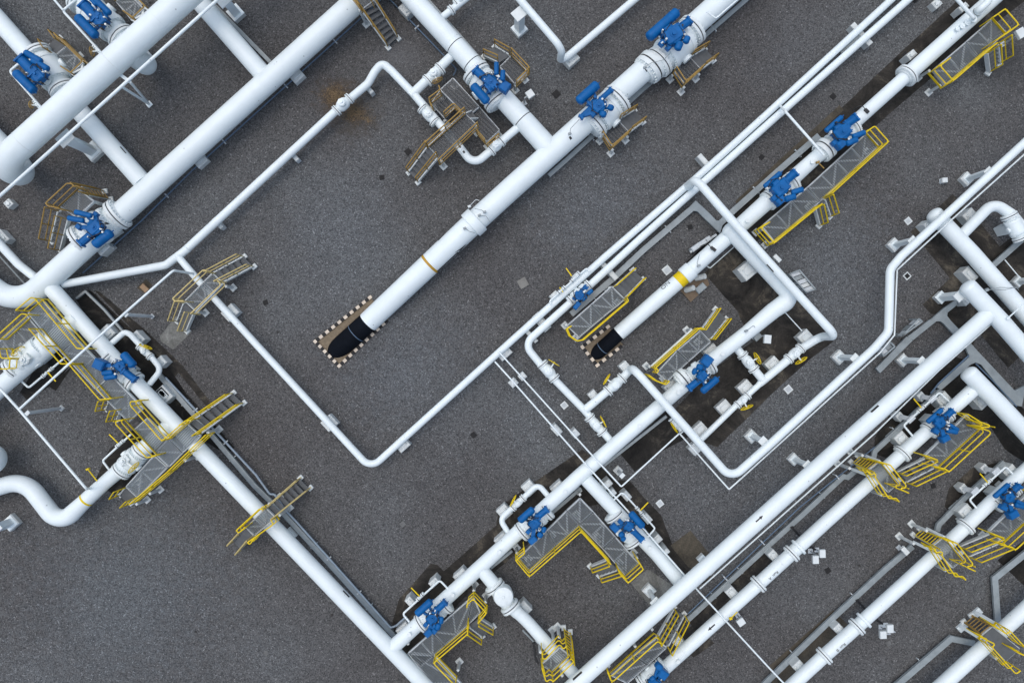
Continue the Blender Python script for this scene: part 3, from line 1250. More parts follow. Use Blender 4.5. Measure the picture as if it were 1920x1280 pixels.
sheet('concrete_pad', [(1163, 850), (1256, 762), (1303, 812), (1240, 846), (1190, 884)], .006, PAD_DARK)
sheet('concrete_pad', [(735, 1168), (748, 1123), (808, 1056), (820, 1058), (832, 1070), (930, 985), (938, 948), (990, 912), (1092, 842), (1110, 858), (1180, 930), (1060, 960), (870, 1120), (760, 1245)], .004, PAD)
sheet('concrete_pad', [(1160, 900), (1180, 900), (1202, 926), (1240, 966), (1262, 1024), (1340, 1085), (1300, 1098), (1180, 985), (1110, 925)], .006, PAD)
sheet('concrete_pad', [(1257, 1022), (1295, 994), (1332, 1040), (1310, 1075), (1290, 1062)], .008, PAD_BROWN)
sheet('concrete_pad', [(1183, 1092), (1214, 1066), (1262, 1098), (1300, 1110), (1228, 1142), (1222, 1140)], .008, PAD_LIGHT)
sheet('concrete_pad', [(1707, 435), (1786, 364), (1800, 377), (1838, 418), (1874, 462), (1940, 410), (1940, 640), (1890, 690), (1835, 622), (1822, 655), (1800, 640), (1770, 592), (1745, 588), (1730, 571), (1781, 522), (1730, 460)], .004, PAD)
sheet('concrete_pad', [(1700, 730), (1760, 690), (1790, 668), (1850, 690), (1940, 790), (1940, 880), (1884, 842), (1850, 790), (1770, 800), (1690, 870), (1640, 850), (1640, 820)], .006, PAD_DARK)
sheet('concrete_pad', [(142, 561), (161, 543), (172, 546), (262, 632), (318, 690), (350, 738), (440, 838), (426, 852), (340, 800), (230, 700)], .004, PAD_DARK)
sheet('concrete_pad', [(178, 545), (186, 546), (275, 621), (346, 688), (328, 706), (318, 690), (262, 632)], .008, PAD)
sheet('concrete_pad', [(330, 692), (346, 690), (408, 770), (392, 768)], .007, PAD)
sheet('concrete_pad', [(300, 630), (330, 592), (352, 610), (360, 622), (325, 655), (302, 640)], .011, PAD_LIGHT)
sheet('concrete_pad', [(37, 735), (60, 700), (90, 640), (140, 665), (120, 700), (138, 684), (105, 733), (92, 725), (50, 749)], .004, PAD_DARK)
sheet('concrete_pad', [(178, 902), (205, 842), (238, 812), (262, 800), (320, 850), (252, 918), (212, 926)], .004, PAD_DARK)
sheet('concrete_pad', [(1288, 1162), (1442, 1026), (1470, 1060), (1392, 1132), (1318, 1194)], .004, PAD)
sheet('concrete_pad', [(1442, 1248), (1562, 1143), (1594, 1174), (1490, 1270), (1450, 1292)], .004, PAD_BROWN)
sheet('concrete_pad', [(1779, 915), (1822, 877), (1872, 866), (1930, 890), (1900, 930), (1835, 985), (1806, 986), (1771, 949)], .004, PAD)
sheet('concrete_pad', [(1870, 1050), (1935, 1000), (1935, 1110), (1912, 1090)], .004, PAD_DARK)
sheet('concrete_pad', [(1266, 1196), (1300, 1170), (1340, 1205), (1300, 1232)], .006, PAD)
sheet('concrete_pad', [(256, 540), (274, 523), (286, 535), (270, 549)], .004, PAD_BROWN)

# ---------------------------------------------------------------- large pipelines
pArch = pipe('high white header across the top left yard, elbows turned down to lower pipes',
     [(398, -52, 3.2, 49), (-4, 312, 3.2, 49), lift(-4, 312, 3.2, 1.15), W(-60, 214, 1.15)], 49, 3.2, R=1.5, seams=[P('a0', 830, 490)[0], P('a0', 180, 1085)[0]], group='white pipelines')
pipe('white pipe at top left ending in a rounded upturned elbow under the high header', [(120, -45, 1.2), (283, 129, 1.2), lift(283, 129, 1.2, 3.1)], 38, 1.2, R=.7, group='white pipelines')
pC = pipe('white pipe from the left edge under the high header into the diagonal main', [(-60, -26), (268, 342)], 34, 1.1, group='white pipelines')
pipe('white pipe at the top edge descending into the diagonal main', [(352, -22, 1.1, 34), (504, 152, 1.1, 34)], 34, 1.1, group='white pipelines')
pD = pipe('thick white diagonal main with a swept elbow leaving at the left edge', [(690, -17), (34, 575), (-60, 505)], 42, 1.1, R=1.5, group='white pipelines')
pG = pipe('thick white pipe from the top edge joining the central main at a tee', [(745, -33, 1.1, 37), (905, 142, 1.1, 38), (1036, 286, 1.1, 40)], 38, 1.1,
          seams=[P('a1', 1497, 360)[0] + (INK,), P('a1', 1600, 457)[0] + (INK,), P('R1', 1085, 660)[0] + (INK,)], group='white pipelines')
pH = pipe('central white main sloping down to a black wrapped end in a sandy pit', [(1385, -27, 1.1), (958, 354, 1.1), (890, 416, 1.07), (842, 461, .98), (690, 604, .30, 40)], 43, 1.1, R=.8,
          bands=[(805, 492, 5, GOLD)], collars=[(890, 418, 20, 1.22)], group='white pipelines')
pipe('black wrapped pipe end going into the larger sandy pit', [(691, 603, .31), (650, 640, .14), (621, 666, -.62)], 39.4, .3, name='buried_pipe_end', cat='pipe', m=TAR, seams=[(667, 624, CONDUIT)], group='black wrapped pipe ends')
pF = pipe('long white header running from the left tee down to the bottom centre', [(92, 536), (262, 726), (735, 1219), (830, 1318)], 29, 1.1, group='white pipelines')
pL = pipe('white pipe from the top right corner sloping down to a black end, with yellow band', [(1920, -54, 1.2, 30), (1700, 142, 1.2, 29), (1696, 145.6, 1.2, 25), (1550, 277, 1.2, 25), (1436, 380, 1.2, 31), (1408, 405, 1.2, 30), (1338, 468, 1.15, 28), (1276, 524, .95, 29), (1160, 625, .32, 28)], 28, 1.2, R=4,
          flanges=[(1700, 141, 1.5)], bands=[(1276, 523, 15, YELLOW)], collars=[(1290, 511, 21, 1.16)], group='white pipelines', nozzles=[P('R3', 70, 1010)[0], P('R3', 580, 548)[0]])
pipe('black wrapped pipe end going into the smaller sandy pit', [(1161, 624, .325), (1128, 654, .10), (1109, 671, -.46)], 27.5, .32, name='buried_pipe_end', cat='pipe', m=TAR, seams=[(1130, 652, CONDUIT)], group='black wrapped pipe ends')
pT = pipe('long white main with a raised elbowed start, running down to the bottom centre header', [(1368, 428, 1.45, 33), (1487, 557, 1.42, 33), (1450, 582, 1.27, 31), (1400, 624, 1.1, 27), (1346, 666, 1.1, 27), (1085, 893), (905, 1058), (736, 1213)], 27, 1.1, R=.6, group='white pipelines', dome=.58,
          nozzles=[P('S3', 1030, 660)[0], P('S3', 497, 1150)[0], P('d1', 1845, 300)[0], P('d1', 1495, 615)[0], P('d1', 1165, 910)[0], P('c2', 420, 1140)[0], P('c2', 950, 640)[0]])
pX = pipe('white branch pipe running from the long main under the high white pipe', [(1098, 897, 1.1, 26), (1180, 985, 1.1, 26), (1232, 1040, 1.1, 25), (1275, 1090, 1.1, 27), (1287, 1104, 1.1, 27)], 26, 1.1, R=6, group='white pipelines', nozzles=[P('T8', 910, 838)[0]])
pS = pipe('long high white pipe crossing the lower right yard to the bottom edge', [(1852, 590), (1640, 780), (1247, 1132), (1050, 1308)], 30, 2.0, R=12, group='white pipelines')
pY1 = pipe('topmost domed white header at the right edge', [(1752, 402), (1823, 476), (1960, 632)], 30, 1.15, R=20, dome=.58, group='white pipelines')
pY2 = pipe('middle domed white header at the right edge with the high pipe branching off', [(1815, 538), (1874, 600), (1980, 722)], 32, 2.0, R=20, dome=.58, group='white pipelines')
pY3 = pipe('lowest domed white header at the right edge with the run A pipe branching off', [(1817, 700), (1874, 758), (1980, 872)], 32, 1.6, R=20, dome=.58, group='white pipelines')
pZ1 = pipe('white meter run lettered Run A with two flange joints', [(1832, 724, 1.4, 26), (1736, 810), (1684, 857), (1553, 974), (1422, 1094), (1235, 1262), (1190, 1302)], 24, 1.1, R=12,
           flanges=[P('T7', 388, 352)[0], P('T7', 100, 612)[0], P('S7', 622, 718)[0]], fk=1.45, group='white pipelines', collars=[P('T7', 455, 312)[0] + (6, 1.38)], seams=[P('T7', 305, 440)[0], P('S6', 1720, 530)[0]], nozzles=[P('S6', 1640, 605)[0]])
pZ2 = pipe('white meter run lettered Run B with two flange joints', [(1960, 848), (1911, 892), (1859, 940), (1814, 984), (1708, 1082), (1610, 1171), (1544, 1230), (1430, 1334)], 24, 1.1, R=12,
           flanges=[P('T7', 950, 985)[0], P('T7', 665, 1228)[0], P('S8', 692, 652)[0]], fk=1.45, group='white pipelines', collars=[P('T7', 1022, 935)[0] + (6, 1.38)], seams=[P('T7', 870, 1075)[0]])
pipe('white pipe in the bottom right corner under the steel crossover', [(1980, 1088), (1909, 1154), (1834, 1222), (1740, 1308)], 26, 1.1, R=12, group='white pipelines')
pA2 = pipe('white pipe with a round topped check valve, running to the bottom edge', [(902, 1066, 1.1, 25), (928, 1097, 1.1, 26), (958, 1137, 1.1, 24), (985, 1160, 1.1, 23), (1060, 1245), (1110, 1302)], 24, 1.1, R=9, group='white pipelines')
pGm = pipe('white S-bend pipe at lower left with a thin yellow band', [(322, 794, 1.1, 28), (262, 848, 1.1, 30), (196, 905, 1.1, 26), (158, 940, 1.1, 28), (112, 984, 1.0, 32), (46, 898, .9, 32), (-60, 930, .9, 32)], 28, 1.1, R=1.25,
           bands=[(162, 936, 4, YELLOW)], group='white pipelines')
pDl = pipe('short white pipe through the big geared valve at the left edge', [(146, 596, 1.1, 34), (90, 648, 1.1, 36), (12, 716, 1.1, 33), (-60, 780, 1.1, 33)], 34, 1.1, R=9, group='white pipelines')
pipe('white pipe elbow poking in at the left edge', [(-17, 861), (-90, 861)], 56, 1.5, dome=.9, group='white pipelines')
pipe('narrow white pipe bending down into the diagonal main at the left edge', [(-30, 426), (35, 496), (78, 530)], 15.5, .8, group='white pipelines')

# ---------------------------------------------------------------- medium pipes
pI = pipe('white loop pipe by the brown stain, up and over to the top tee', [(337, 479, .7), (632, 206, .7), (690, 157, .7), (703, 134, .8), (717, 118, .9), (734, 133, .9), (775, 176, .9), (862, 276, .9), (888, 310, .9), (970, 240, 1.1)], 15, .8, R=.62, group='narrow white pipes')
pipe('short white branch with a flanged valve between the loop pipe and the top main', [(770, 180), (845, 107), (862, 92)], 17, .9, R=3, group='narrow white pipes')
pipe('white pipe dipping from the loop pipe across to the left header', [(352, 466), (311, 497), (118, 533)], 15, .75, R=.5, group='narrow white pipes')
pN = pipe('long narrow white pipe going round the open yard in a V', [(333, 480, .8), (372, 526, .75), (480, 645, .7), (695, 878, .7), (960, 638, .7), (1135, 481, .7), (1305, 334, .7), (1440, 212, .7), (1710, -36, .7)], 13.2, .7, R=.55, group='narrow white pipes')
pK = pipe('narrow white pipe close beside the V-shaped pipe, turning down to three valves', [(1760, -51, .7), (1440, 233, .7), (1200, 448, .7), (1110, 531, .7), (983, 645, .7), (1020, 691, .7), (1097, 770, .7), (1150, 832, .8)], 14, .7, R=.5, group='narrow white pipes',
          seams=[P('R3', 300, 115)[0]])
pO = pipe('high narrow white pipe arching over the black ended pipe', [lift(1305, 336, 2.3, .7), W(1305, 336, 2.3), (1352.5, 391, 2.3), (1439, 489, 2.3), (1567, 630, 2.3), lift(1567, 630, 2.3, .7), W(1501, 654, .7), (1479, 673), (1429, 715, .7, 14.5), (1422, 722, .7, 11), (1383, 757, .7, 11), (1313, 825, .7, 11)], 16, .7, R=.45, group='narrow white pipes')
pO2 = pipe('short white branch with a handwheel valve off the long main', [(1380, 651), (1429.5, 711)], 15, .75, group='narrow white pipes')
pM = pipe('high narrow white pipe from the right edge zigzagging to a deep V', [(1960, 232, 1.9), (1690, 480, 1.9), (1669, 505, 1.9), (1666, 622, 1.9), (1640, 652, 1.9), (1440, 836, 1.9), (1371, 897, 1.9), (1190, 693, 1.9), lift(1190, 693, 1.9, .8), W(1165, 711, .8), (1097, 768, .8)], 15.5, 1.9, R=.55, group='narrow white pipes')
pJ = pipe('narrow white pipe dropping in an elbow near the top edge', [(955, -24, 2.0), (1054, 92, 2.0), lift(1054, 92, 2.0, .7), W(1062, 108, .7), (1240, -43, .7)], 14, 2.0, R=.45, group='narrow white pipes')
pW = pipe('white pipe swept round into a large flanged valve at the right edge', [(1803, 441, 1.15), (1862, 380, 1.15), (1896, 402, 1.15), (1960, 480, 1.15)], 20, 1.15, R=.75, group='narrow white pipes')
pipe('short white branch with a valve at the top edge', [(828, 34), (905, -28)], 13, 1.0, group='narrow white pipes', flanges=[P('a1', 1478, 60)[0]], fk=1.5)
pipe('white bypass loop beside the valve with the flat blue box at left', [P('R7', 1035, 505)[0], P('R7', 1150, 405)[0], P('R7', 1200, 425)[0], P('R7', 1400, 640)[0], P('R7', 1490, 750)[0], P('R7', 1380, 885)[0]], 10.5, .9, R=.35, group='narrow white pipes')
pBy = pipe('white bypass loop beside the upper valve of the L-shaped platform', [P('S4', 690, 260)[0], P('S4', 575, 125)[0], P('S4', 520, 120)[0], P('S4', 380, 255)[0], P('S4', 280, 345)[0], P('S4', 150, 460)[0], P('S4', 265, 640)[0]], 10.5, .9, R=.35, group='narrow white pipes')

# ---------------------------------------------------------------- small bore pipes
thin_pipe('thin white pipe held high alongside the top left header', [(430, -20), (52, 321), (-20, 385)], 6.0, 3.5, group='thin white pipes')
thin_pipe('thin white pipe loop beside the lower blue valve at top left', [P('T2', 215, 650)[0], P('T2', 100, 745)[0], P('T2', 480, 1180)[0]], 4.5, 1.6, group='thin white pipes')
thin_pipe('thin white pipe loop beside the upper blue valve at top left', [P('T2', 790, 0)[0], P('T2', 655, 115)[0], P('T2', 1110, 610)[0]], 4.5, 1.6, group='thin white pipes')
thin_pipe('thin white pipe coming in from the top edge at top left', [P('T2', 540, -30)[0], P('T2', 660, 110)[0]], 4.0, 1.65, group='thin white pipes')
thin_pipe('thin white vent line raised on a post over the left header, cranked at its end', [(362, 513, .9), (325, 507, 2.4), (235, 586, 2.5), (135, 677, 2.5), (36, 767, 2.5)], 4.6, 2.5, group='thin white pipes')
thin_pipe('thin white line raised on a post at lower left down to the banded pipe', [(-15, 712, 2.5), (36, 768, 2.5), (162, 916, 2.4), (170, 915, 1.1)], 4.8, 2.5, group='thin white pipes')
thin_pipe('thin white pipe following the high zigzag pipe down into a W shape', [(1960, 254, 1.7), (1782, 414, 1.7), (1682, 506, 1.7), (1677, 628, 1.7), (1650, 661, 1.7), (1440, 851, 1.7), (1367, 917, 1.6), (1274, 812, 1.5), (1165, 912, 1.5), (1100, 842, 1.5), (935, 659, 1.0)], 3.0, 1.6, R=.05, group='thin white pipes')
thin_pipe('thin white pipe running past the L-shaped platform under the high pipe', [(928, 678, 1.0), (960, 713, 1.5), (1100, 872, 1.5), (1185, 966, 1.5), (1310, 1108, 1.5), (1440, 1249, 1.5), (1500, 1312, 1.5)], 3.2, 1.5, R=.05, group='thin white pipes')
thin_pipe('thin white pipe alongside the long high white pipe', [P('T6', 1160, 470)[0], P('T6', 640, 930)[0], (1640, 812), (1465, 967), (1312, 1103)], 2.8, 1.7, R=.05, group='thin white pipes')
thin_pipe('thin white pipe dropping from the paired pipes to a flange near the yellow walkway', [P('R3', 350, 75)[0] + (.9,), P('R3', 400, 130)[0] + (1.8,), P('R3', 705, 475)[0] + (1.9,)], 5, 1.8, R=.1, group='thin white pipes')
thin_pipe('thin white pipe entering from the top edge at top right onto a flanged nozzle', [P('R4', 700, -40)[0] + (2.2,), P('R4', 930, 215)[0] + (2.1,), P('R4', 935, 220)[0] + (1.5,)], 7, 2.2, R=.1, group='thin white pipes')
thin_pipe('thin white bypass loop next to the lower valve of the yellow railed platform', [P('S5', 710, 155)[0], P('S5', 605, 45)[0], P('S5', 160, 450)[0], P('S5', 240, 545)[0]], 3.8, 1.2, R=.12, group='thin white pipes')
thin_pipe('thin white bypass loop next to the right valve of the L-shaped platform', [P('T8', 575, 370)[0], P('T8', 670, 285)[0], P('T8', 700, 300)[0], P('T8', 1005, 640)[0], P('T8', 915, 745)[0]], 3.4, 1.2, R=.1, group='thin white pipes')
thin_pipe('thin white bypass loop beside the run A blue valve', [P('S7', 1120, 190)[0], P('S7', 1010, 85)[0], P('S7', 635, 430)[0], P('S7', 735, 545)[0]], 3.8, 1.1, R=.1, group='thin white pipes')
thin_pipe('thin white bypass loop beside the run B blue valve', [P('S8', 1190, 130)[0], P('S8', 1090, 25)[0], P('S8', 710, 370)[0], P('S8', 800, 475)[0]], 3.8, 1.1, R=.1, group='thin white pipes')
thin_pipe('thin white bypass loop across the paired pipes by the small blue valve', [P('S2', 680, 130)[0], P('S2', 640, 90)[0], P('S2', 145, 530)[0], P('S2', 165, 575)[0]], 3.4, 1.0, R=.12, group='thin white pipes')
thin_pipe('thin white drain loop under the big geared valve at the left edge', [P('R7', 190, 850)[0], P('R7', 265, 920)[0], P('R7', 600, 640)[0]], 4.0, .9, R=.12, group='thin white pipes')
thin_pipe('thin white drain loop beside the valve on the S-bend pipe', [P('R8', 285, 825)[0], P('R8', 215, 735)[0], P('R8', 490, 480)[0]], 4.0, .9, R=.12, group='thin white pipes')
thin_pipe('thin white vent pipe curved over the top of the central main', [P('a2', 1460, 90)[0], P('a2', 1530, 140)[0], P('a2', 1760, -60)[0]], 3.2, 2.0, R=.1, group='thin white pipes')
thin_pipe('thin pale pipe bent on the dark pad below the yellow banded pipe', [P('T3', 580, 440)[0], P('T3', 390, 608)[0], P('T3', 360, 590)[0]], 2.0, .5, R=.05, group='thin white pipes')
thin_pipe('thin pale stay rod on the dark pad above the high arching pipe end', [P('T3', 965, 935)[0], P('T3', 1125, 1110)[0]], 2.0, .6, group='thin white pipes')
thin_pipe('thin pale stay rod on the dark pad at the right edge', [P('T5', 1300, 725)[0], P('T5', 1430, 880)[0]], 2.0, .6, group='thin white pipes')

# blue grey conduits
thin_pipe('blue grey conduit on clips along the lower side of the diagonal main', [(720, -6), (665, 45), (592, 111), (480, 212), (360, 320), (265, 414), (155, 512)], 2.6, .28, m=CONDUIT, R=.05, name='conduit', cat='conduit', group='blue grey conduits', clips=2.2)
thin_pipe('blue grey conduit beside the top main, hooked at its lower end', [(728, -4), (835, 107), (856, 130), (850, 142)], 2.6, .25, m=CONDUIT, R=.1, name='conduit', cat='conduit', group='blue grey conduits', clips=2.6)
thin_pipe('pale blue conduit beside the long lower left cable tray, bent at its bottom', [P('c0', 1240, 270)[0], P('c0', 1920, 1000)[0], P('S1', 720, 345)[0], P('S1', 790, 350)[0], P('S1', 960, 590)[0], P('d1', 320, 90)[0], P('d1', 1010, 865)[0], P('d1', 1050, 850)[0], P('d1', 1130, 780)[0]], 4.2, .32, m=mat('light_conduit', (0.26, 0.33, 0.40), .45, .1, var=.2), R=.12, name='conduit', cat='conduit', group='blue grey conduits', clips=2.4)
thin_pipe('thin dark conduit at the left edge beside the narrow bent pipe', [(-10, 470), (48, 534)], 3.0, .3, m=GALV, name='conduit', cat='conduit', group='blue grey conduits')
thin_pipe('thin grey conduit beside the check valve pipe at bottom centre', [P('S6', 0, 285)[0], P('S6', 130, 420)[0]], 3.6, .4, m=GALV, name='conduit', cat='conduit', group='blue grey conduits')
thin_pipe('dark conduit along the tray beside the long high pipe', [(1640, 838), (1500, 950), (1290, 1150)], 2.2, .36, m=CONDUIT, name='conduit', cat='conduit', group='blue grey conduits', clips=3.0)
thin_pipe('dark conduit along the right hand tray junction', [P('T6', 1010, 860)[0], P('T6', 1160, 1010)[0], P('T6', 1420, 1290)[0]], 2.6, .3, m=CONDUIT, name='conduit', cat='conduit', group='blue grey conduits', clips=3.0)
thin_pipe('dark conduit along the tray branch under the high pipe at right', [P('T6', 940, 780)[0], P('T6', 640, 1060)[0], P('T6', 560, 1160)[0]], 3.4, .3, m=CONDUIT, name='conduit', cat='conduit', group='blue grey conduits', clips=3.0)

# ---------------------------------------------------------------- lettering and marks on the pipes
def mark(t, xy, shape, **k):
    wrap_mark(t, xy[0], xy[1], shape, INK, 'painted_marking', **k)
mark(pZ1, P('T7', 190, 487)[0], text_shape('Run  A', .19), flip=1, ang=-.15)
mark(pZ2, P('T7', 760, 1112)[0], text_shape('Run  B', .19), flip=1, ang=-.15)
mark(pS, (1417, 972), arrow_shape(.42, .07), flip=-1, ang=-.45)
mark(pZ1, (1330, 1167), arrow_shape(.42, .07), flip=1, ang=.3)
mark(pS, (1645, 770), [grid_rect(-.22, .22, -.05, .05)], ang=1.05)
mark(pS, (1086, 1272), [grid_rect(-.26, .26, -.05, .05)], ang=1.0)
mark(pF, (637, 1114), [grid_rect(-.2, .2, -.04, .04)], ang=-1.2)
mark(pL, P('T3', 22, 735)[0], text_shape('ON', .3), flip=-1, ang=-.85)
mark(pC, P('a0', 935, 1110)[0], [grid_rect(-.2, .2, -.03, .03)], ang=-1.0)
mark(pI, P('R1', 560, 905)[0], [grid_rect(-.05, .05, -.04, .04)])
mark(pI, P('R1', 595, 945)[0], [grid_rect(-.06, .06, -.04, .04)])
mark(pH, P('R2', 80, 1078)[0], [grid_rect(-.05, .05, -.07, .07)], ang=-.3)
mark(pH, P('R2', 678, 545)[0], [grid_rect(-.06, .06, -.07, .07)], ang=-.3)
mark(pO, P('T3', 882, 592)[0], [grid_rect(-.22, .22, -.03, .03)], ang=1.0)

mark(pH, P('b1', 1440, 650)[0], [grid_rect(-.75, .55, -.06, .06), ([(.45, .16), (.45, -.16), (1.1, 0)], [(0, 1, 2)])], flip=-1, ang=1.3)
mark(pH, P('b1', 1410, 495)[0], [([(-.3, .12), (-.3, -.12), (.3, 0)], [(0, 1, 2)])], flip=-1, ang=-1.3)

# ---------------------------------------------------------------- sandy pits with kerbs
kerb_pit('black and white kerb round the larger sandy pit', [(693.7, 557), (590, 640), (635, 686), (728, 598)], 3, .175)
kerb_pit('black and white kerb round the smaller sandy pit', [(1141, 612), (1092, 650), (1120, 685), (1169, 646)], 3, .175)

# dry weeds round the valve in the upper yard
wmb = MB()
for (x0, y0, rx, ry, n) in ((628, 180, 26, 20, 620), (664, 212, 24, 18, 420), (690, 225, 12, 8, 60)):
    for i in range(n):
        px_, py_ = rnd.gauss(x0, rx * .45), rnd.gauss(y0, ry * .45)
        p = W(px_, py_, rnd.uniform(.01, .05))
        a_ = rnd.uniform(0, 6.28)
        l_ = rnd.uniform(.06, .22)
        d_ = V((math.cos(a_), math.sin(a_), rnd.uniform(-.02, .35)))
        s_ = V((-d_.y, d_.x, 0)) * .007
        wmb.add([p - s_, p + s_, p + d_ * l_ + V((0, 0, .01))], [(0, 1, 2)])
o = wmb.build('dry_weeds', mat('dead_grass', (0.21, 0.15, 0.085), .9, var=.6, scale=9))
tag(o, 'brown dry weeds sprouting round the flanged valve', 'weeds', kind='stuff')
# ---------------------------------------------------------------- big valves with blue actuators
def sp(f, *rows):
    """rows: (kind, x0, y0, x1, y1, w) in frame units, or ('house', x, y, r), ('box', x, y, w, l, angle)."""
    ox, oy, s = FR[f]
    out = []
    for r in rows:
        k = r[0]
        if k == 'house':
            out.append((k, ox + r[1] / s, oy + r[2] / s, r[3] / s))
        elif k == 'box':
            out.append((k, ox + r[1] / s, oy + r[2] / s, r[3] / s, r[4] / s, r[5]))
        else:
            out.append((k, ox + r[1] / s, oy + r[2] / s, ox + r[3] / s, oy + r[4] / s, r[5] / s) + tuple(r[6:]))
    return out

ball_valve('upper blue topped valve at top left, beside the high header', P('T2', 840, 0)[0], P('T2', 1275, 395)[0], 1.1, 36, 56,
           sp('T2', ('tank', 800, 170, 1010, 385, 92), ('house', 1050, 210, 78), ('cyl', 870, 45, 1030, 215, 100), ('bot', 985, -10, 1150, 150, 60), ('bot', 940, -20, 1010, 60, 40), ('box', 1100, 195, 70, 60, -47)), fk=1.5)
ball_valve('lower blue topped valve at top left, beside the high header', P('T2', 395, 565)[0], P('T2', 660, 935)[0], 1.1, 34, 56,
           sp('T2', ('tank', 155, 750, 365, 960, 92), ('house', 400, 790, 78), ('cyl', 215, 610, 380, 790, 100), ('bot', 255, 545, 440, 650, 60), ('bot', 330, 625, 510, 730, 60), ('box', 455, 775, 80, 66, -47)), fk=1.5)
ball_valve('blue topped valve with twin bottles on the thick diagonal main', P('R5', 700, 980)[0], P('R5', 1210, 620)[0], 1.1, 42, 57,
           sp('R5', ('tank', 870, 1060, 1130, 860, 130), ('house', 905, 810, 110), ('cyl', 680, 1035, 860, 880, 100), ('bot', 600, 580, 850, 640, 66, .25), ('bot', 500, 665, 740, 710, 66, .25), ('box', 670, 795, 80, 70, 40), ('box', 905, 620, 70, 60, 40)), fk=1.42)
ball_valve('blue topped valve on the thick pipe from the top, beside the stepped platform', P('R1', 700, 260)[0], P('R1', 880, 500)[0], 1.1, 38, 54,
           sp('R1', ('tank', 665, 360, 800, 515, 72), ('house', 825, 345, 62), ('cyl', 685, 230, 800, 330, 66), ('bot', 872, 165, 872, 280, 36, .3), ('bot', 928, 235, 925, 330, 38, .3), ('box', 945, 385, 75, 85, 35), ('cyl', 790, 410, 860, 360, 70)), fk=1.42)
ball_valve('blue topped valve with a long thin cylinder on the central main', P('R2', 265, 990)[0], P('R2', 455, 800)[0], 1.1, 43, 60,
           sp('R2', ('tank', 140, 820, 305, 670, 76), ('house', 308, 853, 58), ('cyl', 160, 945, 415, 715, 40), ('bot', 335, 940, 352, 890, 52, .2), ('bot', 395, 885, 415, 840, 46, .2), ('box', 262, 920, 40, 36, 43), ('cyl', 235, 860, 300, 800, 60)), fk=1.42)
ball_valve('blue topped valve on the central main nearest the top edge', P('R2', 790, 500)[0], P('R2', 1055, 245)[0], 1.1, 43, 64,
           sp('R2', ('tank', 700, 310, 945, 90, 80), ('house', 900, 290, 80), ('cyl', 950, 230, 1040, 165, 60), ('bot', 935, 405, 965, 335, 52, .2), ('bot', 1000, 350, 1025, 290, 46, .2), ('box', 815, 350, 45, 45, 43), ('box', 865, 385, 40, 40, 43)), fk=1.38)
fl = pipe('white double flange joint on the central main below the top valve', [P('R2', 700, 560)[0], P('R2', 760, 500)[0]], 43.5, 1.1, name='flange_joint', cat='flange', flanges=[P('R2', 724, 536)[0]], fk=1.36, ft=.28)
ball_valve('upper of the two blue topped valves beside the long yellow railed walkway', P('R3', 765, 375)[0], P('R3', 945, 255)[0], 1.2, 26, 34,
           sp('R3', ('tank', 715, 285, 850, 165, 40), ('house', 840, 295, 68), ('cyl', 870, 240, 960, 170, 62), ('bot', 880, 385, 975, 345, 44, .2), ('bot', 930, 330, 1035, 290, 40, .2), ('box', 835, 390, 75, 60, -40), ('box', 785, 375, 45, 40, -40)), fk=1.35, group='valves with blue actuators')
pipe('white double flange with bolts just below the upper walkway valve', [P('R3', 655, 480)[0], P('R3', 735, 405)[0]], 26, 1.2, name='flange_joint', cat='flange', flanges=[P('R3', 705, 430)[0]], fk=1.62, ft=.24)
ball_valve('lower of the two blue topped valves beside the long yellow railed walkway', P('R3', 265, 835)[0], P('R3', 445, 690)[0], 1.2, 30, 38,
           sp('R3', ('tank', 225, 730, 360, 612, 40), ('house', 350, 740, 68), ('cyl', 385, 690, 475, 612, 62), ('bot', 390, 830, 480, 800, 44, .2), ('bot', 440, 775, 540, 745, 40, .2), ('box', 350, 840, 75, 55, -40), ('box', 300, 820, 45, 40, -40)), fk=1.3)
ball_valve('small blue topped valve between the paired pipes and the yellow platform', P('S2', 420, 520)[0], P('S2', 660, 310)[0], .7, 14, 20,
           sp('S2', ('house', 540, 460, 70), ('cyl', 570, 400, 640, 330, 60), ('bot', 560, 520, 640, 460, 60), ('bot', 650, 440, 720, 380, 50), ('box', 510, 590, 60, 110, 40), ('box', 480, 490, 60, 50, 40)), fk=1.4, za=1.15)
ball_valve('blue topped valve on the long main beside the short yellow platform', P('S3', 640, 960)[0], P('S3', 900, 790)[0], 1.1, 27, 36,
           sp('S3', ('tank', 800, 1120, 1000, 950, 80), ('house', 810, 920, 66), ('cyl', 640, 1080, 800, 950, 76), ('bot', 690, 860, 745, 880, 80, .2), ('bot', 740, 810, 820, 830, 70, .2), ('box', 860, 745, 130, 110, -52)), fk=1.42)
pipe('white double flange below the short yellow platform valve', [P('S3', 520, 1010)[0], P('S3', 640, 915)[0]], 27, 1.1, name='flange_joint', cat='flange', flanges=[P('S3', 580, 965)[0]], fk=1.45, ft=.2)
ball_valve('blue topped valve with a square box on the left header', P('R7', 1000, 660)[0], P('R7', 1240, 860)[0], 1.1, 29, 36,
           sp('R7', ('tank', 1130, 600, 1240, 725, 74), ('house', 1115, 720, 52), ('cyl', 1140, 760, 1255, 850, 56), ('bot', 960, 830, 1080, 810, 44), ('bot', 940, 785, 1050, 775, 44), ('box', 930, 705, 100, 90, 25, .3)), fk=1.38)
ball_valve('blue topped valve at the left arm of the L-shaped platform', P('S4', 385, 590)[0], P('S4', 640, 375)[0], 1.1, 27, 36,
           sp('S4', ('tank', 350, 485, 505, 350, 74), ('house', 510, 505, 62), ('cyl', 540, 440, 650, 350, 62), ('bot', 555, 650, 590, 600, 56), ('bot', 600, 600, 620, 540, 44), ('box', 495, 675, 60, 90, 50), ('box', 450, 590, 40, 50, 45)), fk=1.4)
